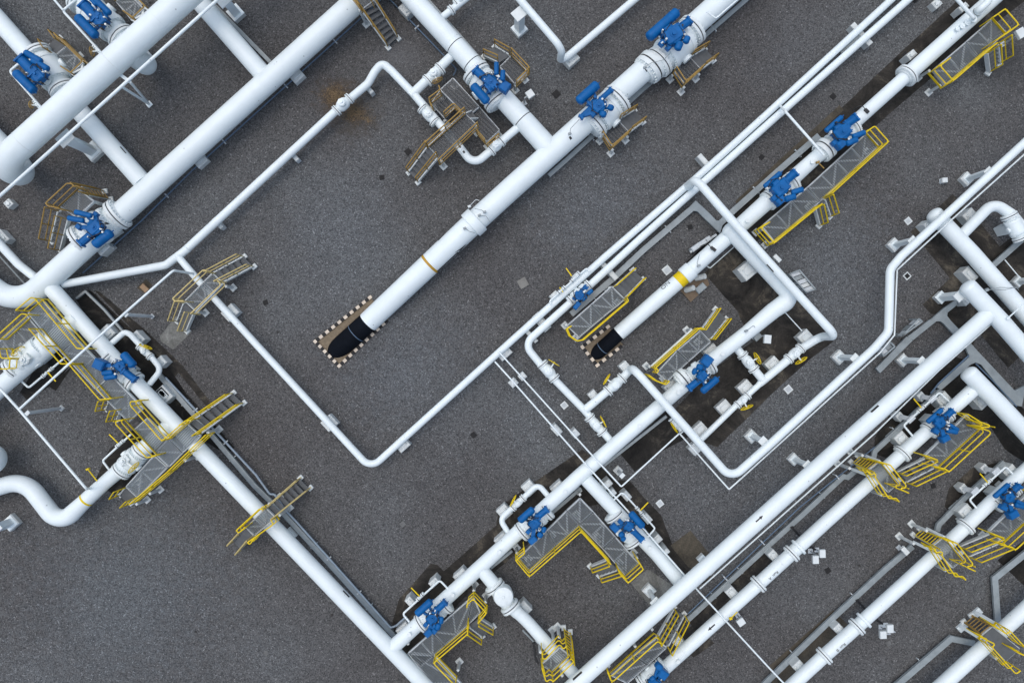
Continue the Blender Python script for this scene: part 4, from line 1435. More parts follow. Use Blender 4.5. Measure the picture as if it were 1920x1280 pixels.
ball_valve('blue topped valve at the right arm of the L-shaped platform', P('S4', 1345, 420)[0], P('S4', 1550, 690)[0], 1.1, 26, 34,
           sp('S4', ('tank', 1510, 390, 1650, 545, 74), ('house', 1490, 530, 58), ('cyl', 1530, 570, 1640, 680, 60), ('bot', 1400, 600, 1440, 640, 56), ('bot', 1420, 650, 1460, 680, 50), ('box', 1350, 550, 80, 70, 45), ('box', 1410, 490, 50, 45, 45)), fk=1.5)
ball_valve('blue topped valve nearest the bottom centre tee', P('S5', 390, 560)[0], P('S5', 680, 330)[0], 1.1, 27, 36,
           sp('S5', ('tank', 320, 460, 510, 290, 86), ('house', 520, 490, 72), ('cyl', 560, 410, 680, 300, 70), ('bot', 570, 640, 600, 560, 60), ('bot', 620, 570, 625, 480, 50), ('box', 475, 670, 70, 100, 50), ('box', 540, 650, 60, 60, 40), ('box', 440, 575, 45, 60, 45)), fk=1.42)
vA = ball_valve('blue topped valve on the Run A pipe beside the grey deck', P('S7', 905, 480)[0], P('S7', 1080, 310)[0], 1.1, 24, 30,
           sp('S7', ('tank', 880, 400, 1040, 260, 50), ('house', 1010, 400, 60), ('cyl', 1060, 350, 1150, 270, 56), ('bot', 1080, 480, 1200, 500, 48), ('bot', 1110, 420, 1210, 480, 36), ('box', 1060, 565, 90, 60, -30), ('box', 965, 490, 60, 50, 30)), fk=1.45)
ball_valve('blue topped valve on the Run B pipe at the right edge', P('S8', 985, 415)[0], P('S8', 1160, 245)[0], 1.1, 24, 30,
           sp('S8', ('tank', 965, 345, 1125, 205, 50), ('house', 1110, 340, 60), ('cyl', 1150, 290, 1235, 215, 56), ('bot', 1180, 420, 1300, 450, 48), ('bot', 1200, 380, 1300, 430, 36), ('box', 1155, 520, 100, 70, -30), ('box', 1060, 450, 70, 50, 30)), fk=1.45)
ball_valve('blue topped valve cut by the bottom edge with a square box', P('S6', 1270, 845)[0], P('S6', 1480, 660)[0], 1.1, 24, 32,
           sp('S6', ('house', 1390, 850, 66), ('box', 1480, 740, 100, 90, 40, .2), ('box', 1440, 665, 70, 60, 40), ('bot', 1350, 820, 1400, 780, 50), ('cyl', 1330, 900, 1440, 880, 60)), fk=1.4)

def geared_valve(label, p0, p1, z, wp, wb, hub, wheel, wdir):
    """Manual trunnion valve: body as the others with a gearbox plate on top and a handwheel."""
    t = ball_valve(label, p0, p1, z, wp, wb, None, fk=1.35, group='large white manual valves')
    zt = z + wm(wb / 2, z)
    h = W(hub[0], hub[1], zt)
    g = MB()
    r = wm(hub[2], zt)
    g.lathe(V((h.x, h.y, zt - .14)), (0, 0, 1), [(0, r), (.22, r), (.24, r * .9), (.24, r * .6), (.34, r * .55), (.36, r * .3), (.44, r * .28)], 24)
    g.bolts(V((h.x, h.y, zt + .1)), (0, 0, 1), r * .8, 12, .022, .04)
    g.block((h.x, h.y), (1, .85), r * 2.3, r * 1.4, zt - .1, zt + .12, .03)
    g.build('gearbox', FLANGE, t)
    q = W(wheel[0], wheel[1], zt + .1)
    s = MB()
    s.cyl(V((h.x, h.y, zt + .08)), q, .05, 10)
    s.build('gearbox_stem', FLANGE, t)
    handwheel_mesh(q, V((wdir[0], -wdir[1], 0)), .30).build('handwheel', YELLOW, t)
    return t
geared_valve('large white geared valve with a yellow handwheel at the left edge', P('R7', 130, 745)[0], P('R7', 440, 495)[0], 1.1, 34, 46, P('R7', 230, 660)[0] + (10,), P('R7', 165, 582)[0], (-.7, -.7))
geared_valve('large white geared valve on the S-bend pipe beside the long walkway', P('R8', 400, 830)[0], P('R8', 590, 640)[0], 1.1, 28, 40, P('R8', 430, 730)[0] + (9,), P('R8', 515, 800)[0], (.75, .6))
t = ball_valve('large white valve at the right edge below the swept pipe', P('T5', 1340, 320)[0], P('T5', 1450, 520)[0], 1.15, 20, 30, None, fk=1.5, group='large white manual valves')

# check valve with a big round cover
t = thing('check_valve', 'white check valve with a big round bolted cover', 'valve', W(944, 1119, 1.1), 'large white manual valves')
mb = MB()
a, b = W(928, 1099, 1.1), W(957, 1137, 1.1)
ax = (b - a).normalized(); L = (b - a).length; r = wm(13, 1.1)
mb.lathe(a, ax, [(0, r), (L * .2, r * 1.05), (L * .4, r * 1.3), (L * .6, r * 1.3), (L * .8, r * 1.05), (L, r)], 30)
c = W(944, 1118, 1.75)
mb.lathe(V((c.x, c.y, 1.1)), (0, 0, 1), [(0, .38), (.45, .38), (.46, .44), (.58, .44)], 34)
mb.build('valve_body', WHITE, t)
mb = MB()
mb.lathe(V((c.x, c.y, 1.69)), (0, 0, 1), [(0, .44), (.06, .445), (.12, .42), (.16, .34), (.16, .07), (.19, .05)], 40)
mb.bolts(V((c.x, c.y, 1.75)), (0, 0, 1), .405, 24, .022, .05)
mb.build('bolted_cover', FLANGE, t)
for q in (a, b):
    add_flange(t, q, ax, r * .98, 1.5, .12, 22)

# ---------------------------------------------------------------- small hand valves
hand_valve('flanged valve with a domed cap beside the brown stain', P('a1', 605, 830)[0], P('a1', 700, 740)[0], .75, 15, body=1.45)
hand_valve('flanged valve with a brown handwheel on the branch above the stepped platform', P('R1', 285, 325)[0], P('R1', 390, 225)[0], .9, 17, wheel=P('R1', 365, 325)[0], wm_=OCHRE, wr=.26)
hand_valve('flanged valve on the loop pipe beside the stepped platform', P('R1', 242, 567)[0], P('R1', 345, 678)[0], .9, 16)
hand_valve('flanged valve where the loop pipe returns to the top main', P('R1', 825, 925)[0], P('R1', 910, 845)[0], .95, 16)
hand_valve('topmost of three flanged valves on the pipe turning down from the paired pipes', P('c2', 230, 170)[0], P('c2', 318, 275)[0], .7, 15.5, wheel=P('c2', 315, 160)[0], body=1.35)
hand_valve('flanged valve with an oval yellow handwheel below the smaller sandy pit', P('c2', 720, 370)[0], P('c2', 825, 275)[0], .8, 15.5, wheel=P('c2', 710, 283)[0], body=1.35)
hand_valve('flanged valve just above the long main, with yellow handwheel on its right', P('c2', 583, 570)[0], P('c2', 675, 678)[0], .75, 15, wheel=P('c2', 685, 600)[0])
hand_valve('flanged valve with yellow handwheel on the short branch over the dark pad', P('T4', 655, 265)[0], P('T4', 775, 415)[0], .75, 15, wheel=P('T4', 815, 300)[0], body=1.3, wr=.29)
hand_valve('flanged valve with yellow handwheel next to the high arching pipe end', P('T4', 1285, 190)[0], P('T4', 1155, 305)[0], .7, 15, wheel=P('T4', 1292, 325)[0], wr=.29)
hand_valve('smaller flanged valve with yellow handwheel lower on the dark pad', P('T4', 708, 708)[0], P('T4', 600, 805)[0], .7, 11.5, wheel=P('T4', 700, 835)[0], wr=.29)
hand_valve('small valve with yellow handwheel under the deep V of the high pipe', P('c2', 1195, 590)[0], P('c2', 1270, 670)[0], .8, 7, wheel=P('c2', 1215, 645)[0])
hand_valve('flanged valve with yellow handwheel on the left bypass loop', P('R7', 1290, 540)[0], P('R7', 1385, 630)[0], .9, 10.5, wheel=P('R7', 1345, 540)[0])
hand_valve('flanged valve with yellow handwheel on the bypass at the L-shaped platform', P('S4', 395, 240)[0], P('S4', 290, 340)[0], .9, 10.5, wheel=P('S4', 290, 268)[0])
hand_valve('small lever valve on the lower thin loop at top left', P('T2', 365, 1065)[0], P('T2', 440, 1150)[0], 1.5, 5.5, wheel=P('T2', 325, 1095)[0], fk=1.6, wr=.16, wm_=OCHRE)
hand_valve('small lever valve on the upper thin loop at top left', P('T2', 990, 490)[0], P('T2', 1080, 590)[0], 1.5, 5.5, wheel=P('T2', 960, 540)[0], fk=1.6, wr=.2, wm_=OCHRE)
hand_valve('small lever valve on the thin loop by the bottom centre tee', P('S5', 400, 215)[0], P('S5', 345, 270)[0], 1.2, 4.4, lever=P('S5', 365, 240)[0] + P('S5', 262, 135)[0], fk=1.7)
hand_valve('small lever valve on the thin loop right of the L-shaped platform', P('T8', 825, 440)[0], P('T8', 870, 490)[0], 1.2, 4.0, lever=P('T8', 855, 462)[0] + P('T8', 935, 380)[0], fk=1.7)
hand_valve('small lever valve on the thin loop of the Run A pipe', P('S7', 845, 235)[0], P('S7', 795, 280)[0], 1.1, 4.2, lever=P('S7', 820, 245)[0] + P('S7', 740, 150)[0], fk=1.7)
hand_valve('small lever valve on the thin loop of the Run B pipe', P('S8', 925, 170)[0], P('S8', 865, 220)[0], 1.1, 4.2, lever=P('S8', 905, 195)[0] + P('S8', 820, 95)[0], fk=1.7)
hand_valve('upper of two lever valves on the thin loop across the paired pipes', P('S2', 530, 165)[0], P('S2', 440, 260)[0], 1.0, 4.2, lever=P('S2', 440, 195)[0] + P('S2', 365, 90)[0], fk=1.7)
hand_valve('lower of two lever valves on the thin loop across the paired pipes', P('S2', 335, 350)[0], P('S2', 265, 415)[0], 1.0, 4.2, lever=P('S2', 325, 410)[0] + P('S2', 280, 345)[0], fk=1.7)
hand_valve('small valve on the thin drain loop under the geared valve at the left edge', P('R7', 475, 745)[0], P('R7', 400, 810)[0], .9, 4.4, lever=P('R7', 440, 775)[0] + P('R7', 515, 860)[0], fk=1.7)
hand_valve('small lever valve on the drain loop of the S-bend pipe', P('R8', 410, 548)[0], P('R8', 360, 590)[0], .9, 4.4, lever=P('R8', 365, 565)[0] + P('R8', 280, 480)[0], fk=1.7)
hand_valve('small flanged valve on the branch at the top edge', P('a1', 1500, 30)[0], P('a1', 1570, -20)[0], 1.0, 11)
# ---------------------------------------------------------------- access platforms and crossovers
def rails(t, f, zt, m, *lines, **k):
    for l in lines:
        rail(t, P(f, *l), zt, m, **k)

def Q(f, *c):
    return P(f, *c)

# stepped platform at the upper centre
t = platform('stepped grey platform with ochre rails between the loop pipe and the top main', P('R1', 650, 560)[0])
deck(t, Q('R1', 395, 400, 500, 305, 720, 548, 618, 630), 1.0, legs=Q('R1', 500, 310, 400, 400), m=PLANK, brace=False)
deck(t, Q('R1', 618, 632, 722, 550, 895, 748, 790, 845), .8, legs=Q('R1', 790, 850, 890, 755), m=PLANK, brace=False)
deck(t, Q('R1', 315, 520, 393, 405, 512, 548, 428, 642), .7, legs=Q('R1', 425, 655, 320, 520), brace=False, m=PLANK)
rails(t, 'R1', 1.9, OCHRE, (378, 368, 388, 402, 295, 470), h=.9)
rails(t, 'R1', 1.6, OCHRE, (295, 470, 300, 510, 320, 540), (420, 592, 505, 518, 568, 580), h=.9)
rails(t, 'R1', 1.7, OCHRE, (700, 742, 772, 828), (790, 868, 892, 780), h=.9)
t = platform('ochre railed crossover stair over the loop pipe, stair toward the yard', P('R1', 480, 800)[0], 'crossover stairs', 'crossover_stair', 'stair')
deck(t, Q('R1', 288, 885, 385, 985, 690, 695, 590, 600), 1.35, legs=Q('R1', 310, 905, 395, 1000, 690, 700), m=PLANK, brace=False)
rails(t, 'R1', 2.35, OCHRE, (260, 855, 595, 555), (372, 1003, 708, 682))
stair(t, P('R1', 285, 890)[0], P('R1', 372, 985)[0], P('R1', 200, 1195)[0], P('R1', 122, 1112)[0], 1.35, OCHRE, solid=True)
stair(t, P('R1', 640, 655)[0], P('R1', 600, 612)[0], P('R1', 660, 590)[0], P('R1', 705, 655)[0], 1.35, OCHRE, zb=.85, rails=(False, False), base=False)

t = platform('small ochre railed platform with short stair right of the top main valve', P('R1', 1015, 220)[0])
deck(t, Q('R1', 905, 205, 1000, 112, 1128, 238, 1030, 345), .95, brace=False, legs=Q('R1', 1035, 350, 1120, 260), m=PLANK)
rails(t, 'R1', 1.9, OCHRE, (998, 45, 1155, 210, 1045, 322), h=.95)
stair(t, P('R1', 982, 108)[0], P('R1', 885, 172)[0], P('R1', 765, 120)[0], P('R1', 858, 38)[0], .95, OCHRE, h=.9)

# twin small platforms on the central main
t = platform('small ochre railed step platform beside the long thin cylinder valve', P('R2', 450, 1070)[0])
deck(t, Q('R2', 342, 1068, 462, 962, 552, 1058, 428, 1168), .85, brace=False, legs=Q('R2', 335, 1090, 425, 1190, 545, 1085), m=PLANK)
rails(t, 'R2', 1.75, OCHRE, (345, 1050, 418, 1165, 570, 1030), h=.9)
stair(t, P('R2', 470, 962)[0], P('R2', 560, 1055)[0], P('R2', 665, 978)[0], P('R2', 595, 885)[0], .85, OCHRE, h=.9)
t2 = copy_tree(t, W(960 + 135, 640 - 118, .9) - W(960, 640, .9), 'small ochre railed step platform beside the main valve nearest the top edge')

# long yellow railed walkway at the right
t = platform('long grey walkway with bright yellow rails and side stair along two blue valves', P('R3', 680, 720)[0])
deck(t, Q('R3', 212, 1040, 312, 1160, 672, 842, 572, 735), 1.15, legs=Q('R3', 225, 1062, 300, 1165, 660, 850))
deck(t, Q('R3', 576, 732, 676, 838, 1140, 395, 1050, 300), 1.15, legs=Q('R3', 1140, 395))
rails(t, 'R3', 2.15, YELLOW, (270, 1008, 200, 1055, 308, 1175, 690, 862), (770, 778, 1222, 365, 1110, 240, 1045, 288))
stair(t, P('R3', 632, 900)[0], P('R3', 705, 822)[0], P('R3', 750, 965)[0], P('R3', 665, 1038)[0], 1.15, YELLOW, rung=False, solid=False)

t = platform('yellow railed walkway with side stair in the top right corner', P('R4', 900, 600)[0])
deck(t, Q('R4', 462, 835, 605, 1008, 1000, 690, 850, 505), 1.15, legs=Q('R4', 430, 830, 560, 1010, 1000, 690))
deck(t, Q('R4', 854, 500, 1004, 686, 1320, 380, 1170, 222), 1.15, legs=Q('R4', 1310, 390))
rails(t, 'R4', 2.15, YELLOW, (655, 695, 530, 792, 688, 972, 1215, 515), (1205, 485, 1370, 375, 1475, 297, 1312, 108, 1175, 205))
stair(t, P('R4', 1090, 640)[0], P('R4', 1215, 530)[0], P('R4', 1235, 765)[0], P('R4', 1110, 872)[0], 1.15, YELLOW, solid=False)

# left platforms
t = platform('grey platform with ochre rails and steep stair at the diagonal main valve', P('R5', 600, 450)[0])
deck(t, Q('R5', 395, 500, 640, 262, 860, 430, 620, 655), 1.6, legs=Q('R5', 620, 650, 850, 430))
rails(t, 'R5', 2.6, OCHRE, (375, 525, 230, 500, 190, 460, 490, 180, 560, 185, 600, 225))
stair(t, P('R5', 375, 570)[0], P('R5', 515, 690)[0], P('R5', 410, 1130)[0], P('R5', 285, 1000)[0], 1.5, OCHRE, solid=False)
stair(t, P('R5', 690, 220)[0], P('R5', 800, 345)[0], P('R5', 1100, 400)[0], P('R5', 1020, 290)[0], 1.5, OCHRE, rung=True, h=.8)
t = platform('small ochre gated platform beside the lower top left valve', P('T2', 690, 560)[0])
deck(t, Q('T2', 575, 575, 690, 480, 855, 650, 730, 760), 1.1, legs=Q('T2', 580, 580, 690, 490, 960, 700, 830, 800))
rails(t, 'T2', 2.0, OCHRE, (560, 345, 860, 640, 735, 760, 630, 690), h=.9)
stair(t, P('T2', 575, 575)[0], P('T2', 690, 480)[0], P('T2', 625, 395)[0], P('T2', 520, 490)[0], 1.1, OCHRE, h=.9, n=4)
xb = MB()
for a_, b_ in (((745, 770), (930, 690)), ((870, 640), (845, 800)), ((735, 765), (835, 820)), ((865, 635), (965, 700))):
    xb.bar(W(*P('T2', *a_)[0], 1.0), W(*P('T2', *b_)[0], .9), .09, .09)
xb.build('cross_brace', WHITE, t)
t2 = copy_tree(t, W(960 + 114, 640 - 101, 1.1) - W(960, 640, 1.1), 'small ochre gated platform beside the upper top left valve')

# faded crossover
t = platform('faded yellow crossover stair over the V-shaped pipe at left', P('R6', 620, 640)[0], 'crossover stairs', 'crossover_stair', 'stair')
deck(t, Q('R6', 400, 740, 540, 872, 900, 500, 765, 372), 1.1, legs=Q('R6', 925, 540, 545, 885), frame=WHITE_OLD, m=None)
rails(t, 'R6', 2.1, BEIGE, (385, 742, 260, 738, 240, 708, 650, 322, 690, 345), (480, 908, 885, 520, 840, 470), toe=False)
stair(t, P('R6', 775, 372)[0], P('R6', 905, 498)[0], P('R6', 1320, 282)[0], P('R6', 1190, 150)[0], 1.1, BEIGE)
stair(t, P('R6', 395, 765)[0], P('R6', 525, 900)[0], P('R6', 430, 1140)[0], P('R6', 305, 1010)[0], 1.1, BEIGE)

# long walkway along the left header with crossing
t = platform('long yellow railed grey walkway along the left header with a stair crossing it', P('R8', 700, 600)[0])
deck(t, Q('R7', 255, 232, 390, 125, 690, 470, 560, 590), 1.55, legs=Q('R7', 330, 190), m=GRATE_WALK)
deck(t, Q('R7', 565, 595, 695, 475, 1010, 800, 880, 930), 1.55, legs=[], m=GRATE_WALK)
deck(t, Q('R7', 885, 935, 1015, 805, 1310, 1110, 1180, 1230), 1.5, legs=Q('R7', 1130, 1110), m=GRATE_WALK)
deck(t, Q('R8', 520, 440, 640, 330, 830, 520, 705, 650), 1.5, legs=[], m=GRATE_WALK)
deck(t, Q('R8', 708, 655, 835, 525, 975, 660, 850, 790), 1.5, legs=Q('R8', 990, 740), m=GRATE_WALK)
deck(t, Q('R8', 840, 520, 1010, 372, 1150, 500, 978, 655), 1.5, legs=Q('R8', 1210, 470), m=GRATE_WALK)
deck(t, Q('R8', 440, 985, 705, 690, 830, 800, 545, 1085), 1.2, legs=Q('R8', 440, 985, 520, 1160, 650, 1060), m=GRATE_WALK)
rails(t, 'R7', 2.5, YELLOW, (145, 205, 285, 88, 320, 95, 710, 555, 775, 560), (265, 375, 560, 698, 650, 700), (640, 708, 920, 1030, 1025, 1018))
rails(t, 'R8', 2.5, YELLOW, (550, 165, 475, 165, 490, 212, 785, 545, 1010, 352, 1060, 345), (410, 345, 320, 358, 640, 705, 720, 690), (1205, 488, 835, 845))
rails(t, 'R8', 2.2, YELLOW, (830, 850, 470, 1155))
stair(t, P('R8', 1045, 372)[0], P('R8', 1165, 470)[0], P('R8', 1570, 180)[0], P('R8', 1470, 85)[0], 1.5, YELLOW)
stair(t, P('R8', 435, 995)[0], P('R8', 545, 1085)[0], P('R8', 490, 1140)[0], P('R8', 390, 1060)[0], 1.1, YELLOW, n=4)
stair(t, P('R8', 290, 150)[0], P('R8', 400, 240)[0], P('R8', 360, 340)[0], P('R8', 260, 240)[0], 1.4, YELLOW, n=4)
t = platform('yellow railed deck at the left edge above the geared valve', P('R7', 120, 420)[0])
deck(t, Q('R7', -120, 600, -30, 720, 360, 400, 240, 258), 1.4, legs=Q('R7', 250, 270, 340, 380, 5, 540))
rails(t, 'R7', 2.35, YELLOW, (-60, 470, 200, 236, 250, 245), (-10, 560, 10, 645, 95, 650), (5, 745, 85, 745, 92, 655), h=.95)

# yellow and pale crossover on the left header
t = platform('narrow crossover stair with short yellow rails and pale stair rails over the left header', P('S1', 590, 750)[0], 'crossover stairs', 'crossover_stair', 'stair')
deck(t, Q('S1', 385, 820, 495, 935, 790, 680, 665, 555), 1.75, legs=Q('S1', 690, 500, 840, 660), frame=STEEL)
rails(t, 'S1', 2.65, YELLOW, (375, 815, 280, 895, 248, 858, 575, 555, 620, 560), (505, 965, 440, 1055, 405, 1030, 775, 770, 740, 720), h=.9, toe=True)
stair(t, P('S1', 690, 530)[0], P('S1', 810, 650)[0], P('S1', 1290, 260)[0], P('S1', 1150, 120)[0], 1.6, BEIGE, rails=(True, True), mid=False, h=.75, sm=BEIGE)
stair(t, P('S1', 385, 820)[0], P('S1', 490, 935)[0], P('S1', 330, 1125)[0], P('S1', 220, 1000)[0], 1.6, BEIGE, mid=False, h=.9, sm=TREAD, base=False)

# short yellow platforms at centre right
t = platform('short grey platform with yellow rail and stair beside the small blue valve', P('S2', 760, 680)[0])
deck(t, Q('S2', 385, 855, 540, 1005, 860, 735, 700, 580), 1.1, legs=Q('S2', 372, 845, 520, 1010))
deck(t, Q('S2', 703, 577, 863, 732, 1145, 505, 975, 335), 1.1, legs=Q('S2', 955, 350, 1090, 530))
rails(t, 'S2', 2.1, YELLOW, (435, 862, 378, 895, 420, 990, 515, 1060, 595, 1045, 1200, 528, 1180, 490))
stair(t, P('S2', 1005, 335)[0], P('S2', 1150, 480)[0], P('S2', 1385, 240)[0], P('S2', 1255, 115)[0], 1.1, YELLOW, h=.9)
t = platform('short grey platform with yellow rail on its upper side below the sandy pit', P('S3', 600, 680)[0])
deck(t, Q('S3', 275, 885, 390, 985, 640, 755, 510, 630), 1.1, legs=Q('S3', 190, 815, 400, 970))
deck(t, Q('S3', 514, 626, 644, 751, 910, 515, 790, 390), 1.1, legs=Q('S3', 690, 370, 820, 520))
rails(t, 'S3', 2.1, YELLOW, (265, 888, 292, 858, 248, 830, 790, 345, 835, 365), (170, 915, 265, 985, 375, 1030, 415, 990))
stair(t, P('S3', 795, 375)[0], P('S3', 905, 485)[0], P('S3', 1095, 245)[0], P('S3', 970, 125)[0], 1.1, YELLOW, h=.9)
hb = MB()
hb.bar(W(*P('S3', 200, 810)[0], 1.0), W(*P('S3', 690, 370)[0], 1.0), .10, .14)
hb.build('side_beam', WHITE, t)

# L-shaped platform
t = platform('L-shaped grey platform with yellow rails between two blue valves', P('S4', 985, 500)[0])
deck(t, Q('S4', 352, 868, 462, 1000, 735, 745, 640, 590), 1.15, legs=Q('S4', 330, 830, 455, 950))
deck(t, Q('S4', 644, 586, 738, 742, 985, 520, 850, 380), 1.15, legs=Q('S4', 710, 700))
deck(t, Q('S4', 854, 376, 988, 516, 1125, 390, 990, 250), 1.15, legs=Q('S4', 990, 215, 970, 470))
deck(t, Q('S4', 988, 520, 1128, 394, 1355, 650, 1230, 770), 1.15, legs=Q('S4', 1200, 710))
deck(t, Q('S4', 1233, 773, 1358, 653, 1598, 930, 1468, 1048), 1.15, legs=Q('S4', 1440, 990, 1590, 880))
rails(t, 'S4', 2.15, YELLOW, (400, 762, 410, 818, 318, 893, 460, 1062, 998, 590, 1310, 932), (1392, 990, 1400, 1020, 1490, 1128, 1650, 985, 1575, 865))
stair(t, P('S4', 1265, 885)[0], P('S4', 1385, 985)[0], P('S4', 1190, 1050)[0], P('S4', 1095, 950)[0], 1.15, YELLOW, solid=True)

t = platform('yellow railed grey platform with side stair at the bottom centre tee', P('S5', 700, 700)[0])
deck(t, Q('S5', 232, 925, 372, 1082, 660, 840, 510, 680), 1.15, legs=Q('S5', 215, 830))
deck(t, Q('S5', 514, 676, 664, 836, 930, 590, 1000, 250), 1.15, legs=[], brace=True)
deck(t, Q('S5', 1004, 252, 934, 588, 1085, 440), 1.15, legs=Q('S5', 1010, 190, 1150, 330))
deck(t, Q('S5', 240, 940, 545, 960, 860, 1300, 520, 1300), 1.15, legs=Q('S5', 820, 1150))
rails(t, 'S5', 2.15, YELLOW, (930, 375, 935, 335, 1005, 270, 1165, 440, 1065, 560), (935, 600, 940, 690, 530, 1040, 790, 1310))
stair(t, P('S5', 955, 600)[0], P('S5', 1085, 500)[0], P('S5', 1250, 600)[0], P('S5', 1115, 715)[0], 1.15, YELLOW, solid=True)

t = platform('small yellow railed crossover over the check valve pipe at the bottom edge', P('S6', 350, 600)[0], 'crossover stairs', 'crossover_stair', 'stair')
deck(t, Q('S6', 205, 655, 395, 480, 490, 555, 300, 720), 1.5, legs=Q('S6', 190, 540, 330, 420, 390, 380, 420, 790))
rails(t, 'S6', 2.5, YELLOW, (205, 520, 215, 620, 395, 430, 430, 490, 465, 455), (205, 690, 250, 840, 292, 800, 322, 832, 545, 618, 515, 590))
stair(t, P('S6', 465, 475)[0], P('S6', 530, 555)[0], P('S6', 505, 310)[0], P('S6', 435, 265)[0], 1.5, YELLOW, rung=True)
t = platform('yellow railed platform along the Run A valve at the bottom edge', P('S6', 1250, 600)[0])
deck(t, Q('S6', 945, 770, 1110, 850, 1320, 660, 1180, 560), 1.3, legs=Q('S6', 920, 690, 1200, 480))
deck(t, Q('S6', 1184, 557, 1324, 657, 1520, 475, 1420, 380), 1.3, legs=Q('S6', 1380, 300))
rails(t, 'S6', 2.3, YELLOW, (900, 730, 945, 840, 1430, 405, 1475, 432))
stair(t, P('S6', 1425, 360)[0], P('S6', 1535, 460)[0], P('S6', 1710, 120)[0], P('S6', 1600, 50)[0], 1.3, YELLOW, solid=False)

# Run A and Run B platforms
t = platform('grey deck with wide yellow rail and stair beside the Run A valve', P('S7', 1150, 600)[0])
deck(t, Q('S7', 870, 745, 1010, 855, 1215, 650, 1085, 535), 1.4, legs=Q('S7', 740, 690, 985, 860))
deck(t, Q('S7', 1088, 532, 1218, 647, 1420, 465, 1300, 325), 1.4, legs=Q('S7', 1165, 320, 1290, 440))
rails(t, 'S7', 2.4, YELLOW, (870, 745, 990, 790), (960, 860, 1075, 885, 1110, 915, 1562, 500, 1450, 460), (1440, 450, 1588, 448, 1440, 395, 1310, 315))
stair(t, P('S7', 862, 770)[0], P('S7', 955, 870)[0], P('S7', 650, 1020)[0], P('S7', 550, 915)[0], 1.3, YELLOW, solid=False, zb=.6)
t2 = copy_tree(t, W(960 + 121, 640 + 142, 1.4) - W(960, 640, 1.4), 'grey deck with wide yellow rail and stair beside the Run B valve')
t = platform('yellow railed crossover with ladder over the Run A pipe', P('S7', 430, 960)[0], 'crossover stairs', 'crossover_stair', 'stair')
deck(t, Q('S7', 270, 905, 385, 815, 590, 1030, 480, 1125), 1.5, legs=Q('S7', 95, 885, 230, 750, 430, 1165))
rails(t, 'S7', 2.5, YELLOW, (255, 900, 285, 940, 350, 930, 340, 970, 480, 1190, 560, 1190, 590, 1225), (380, 810, 500, 845, 690, 1090, 560, 1075, 690, 1135))
stair(t, P('S7', 275, 900)[0], P('S7', 375, 815)[0], P('S7', 165, 755)[0], P('S7', 95, 815)[0], 1.5, YELLOW, rung=True, h=.5)
lb = MB()
for a_, b_ in (((95, 885), (260, 950)), ((230, 745), (385, 805))):
    lb.bar(W(*P('S7', *a_)[0], .2), W(*P('S7', *b_)[0], 1.4), .12, .12)
lb.build('raking_leg', WHITE, t)
t2 = copy_tree(t, W(960 + 121, 640 + 142, 1.5) - W(960, 640, 1.5), 'yellow railed crossover with ladder over the Run B pipe')
t = platform('yellow railed crossover with ladder in the bottom right corner', P('T1', 800, 780)[0], 'crossover stairs', 'crossover_stair', 'stair')
deck(t, Q('T1', 540, 620, 690, 495, 1070, 800, 880, 968), 1.5, legs=Q('T1', 780, 960), m=TREAD)
rails(t, 'T1', 2.5, YELLOW, (515, 630, 725, 730, 675, 770, 1015, 1150, 1080, 1105), (715, 470, 885, 590, 930, 540, 1160, 790), (1035, 845, 1160, 900))
stair(t, P('T1', 530, 600)[0], P('T1', 680, 475)[0], P('T1', 395, 330)[0], P('T1', 285, 420)[0], 1.5, OCHRE, rung=True, h=.3, n=6, rails=(False, False), sm=OCHRE)
lb = MB()
for a_, b_ in (((240, 480), (510, 650)), ((450, 280), (730, 440))):
    lb.bar(W(*P('T1', *a_)[0], .2), W(*P('T1', *b_)[0], 1.4), .14, .14)
    q = W(*P('T1', *a_)[0], 0)
    lb.block((q.x, q.y), (1, .9), .45, .3, 0, .15, .02)
lb.build('raking_leg', WHITE, t)

# stair at the top edge
t = platform('ochre railed stair crossing the diagonal main at the top edge', P('a1', 860, 60)[0], 'crossover stairs', 'crossover_stair', 'stair')
deck(t, [(640, -42), (664, -52), (702, -2), (676, 18)], 1.75, legs=P('a1', 770, 60), frame=STEEL, m=PLANK, brace=False)
stair(t, P('a1', 775, 55)[0], P('a1', 885, 0)[0], P('a1', 1065, 285)[0], P('a1', 990, 355)[0], 1.75, OCHRE, h=.9)
rails(t, 'a1', 2.7, OCHRE, (650, -120, 770, 30), (790, -150, 860, -10), h=.9)
# ---------------------------------------------------------------- cable trays
cable_tray('grey cable tray beside the paired pipes, ending at the small blue valve', [(1302, 387), (1205, 470), (1152, 520), (1071, 589)], 11)
tray_plate('wide grey tray corner with a curved inner edge under the arching pipe', [P('T3', 180, 165, 275, 68, 385, 170, 440, 228, 500, 230, 470, 330, 330, 195, 290, 155, 250, 148, 215, 185)])
cable_tray('grey cable tray running up to the lower walkway valve', [(1345, 424), (1378, 393), (1462, 318), (1536, 254)], 11)
cable_tray('grey cable tray along the right side of the central main', [(1408, -8), (1205, 168), (1062, 300), (1029, 329)], 8)
cable_tray('grey tray bar beside the top main pipe', [(798, -6), (850, 52), (908, 118)], 4)
cable_tray('grey tray beside the pipe from the high header, near the top edge', [(392, 0), (455, 64), (508, 118)], 7)
cable_tray('long pale grey tray beside the lower left header', [(298, 703), (390, 808), (478, 912), (534, 966), (640, 1082), (742, 1196)], 9)
cable_tray('dark edged tray along the open pit by the left header', [P('R7', 700, 95)[0], P('R7', 785, 30)[0], P('R7', 960, 200)[0], P('R7', 1140, 410)[0]], 4)
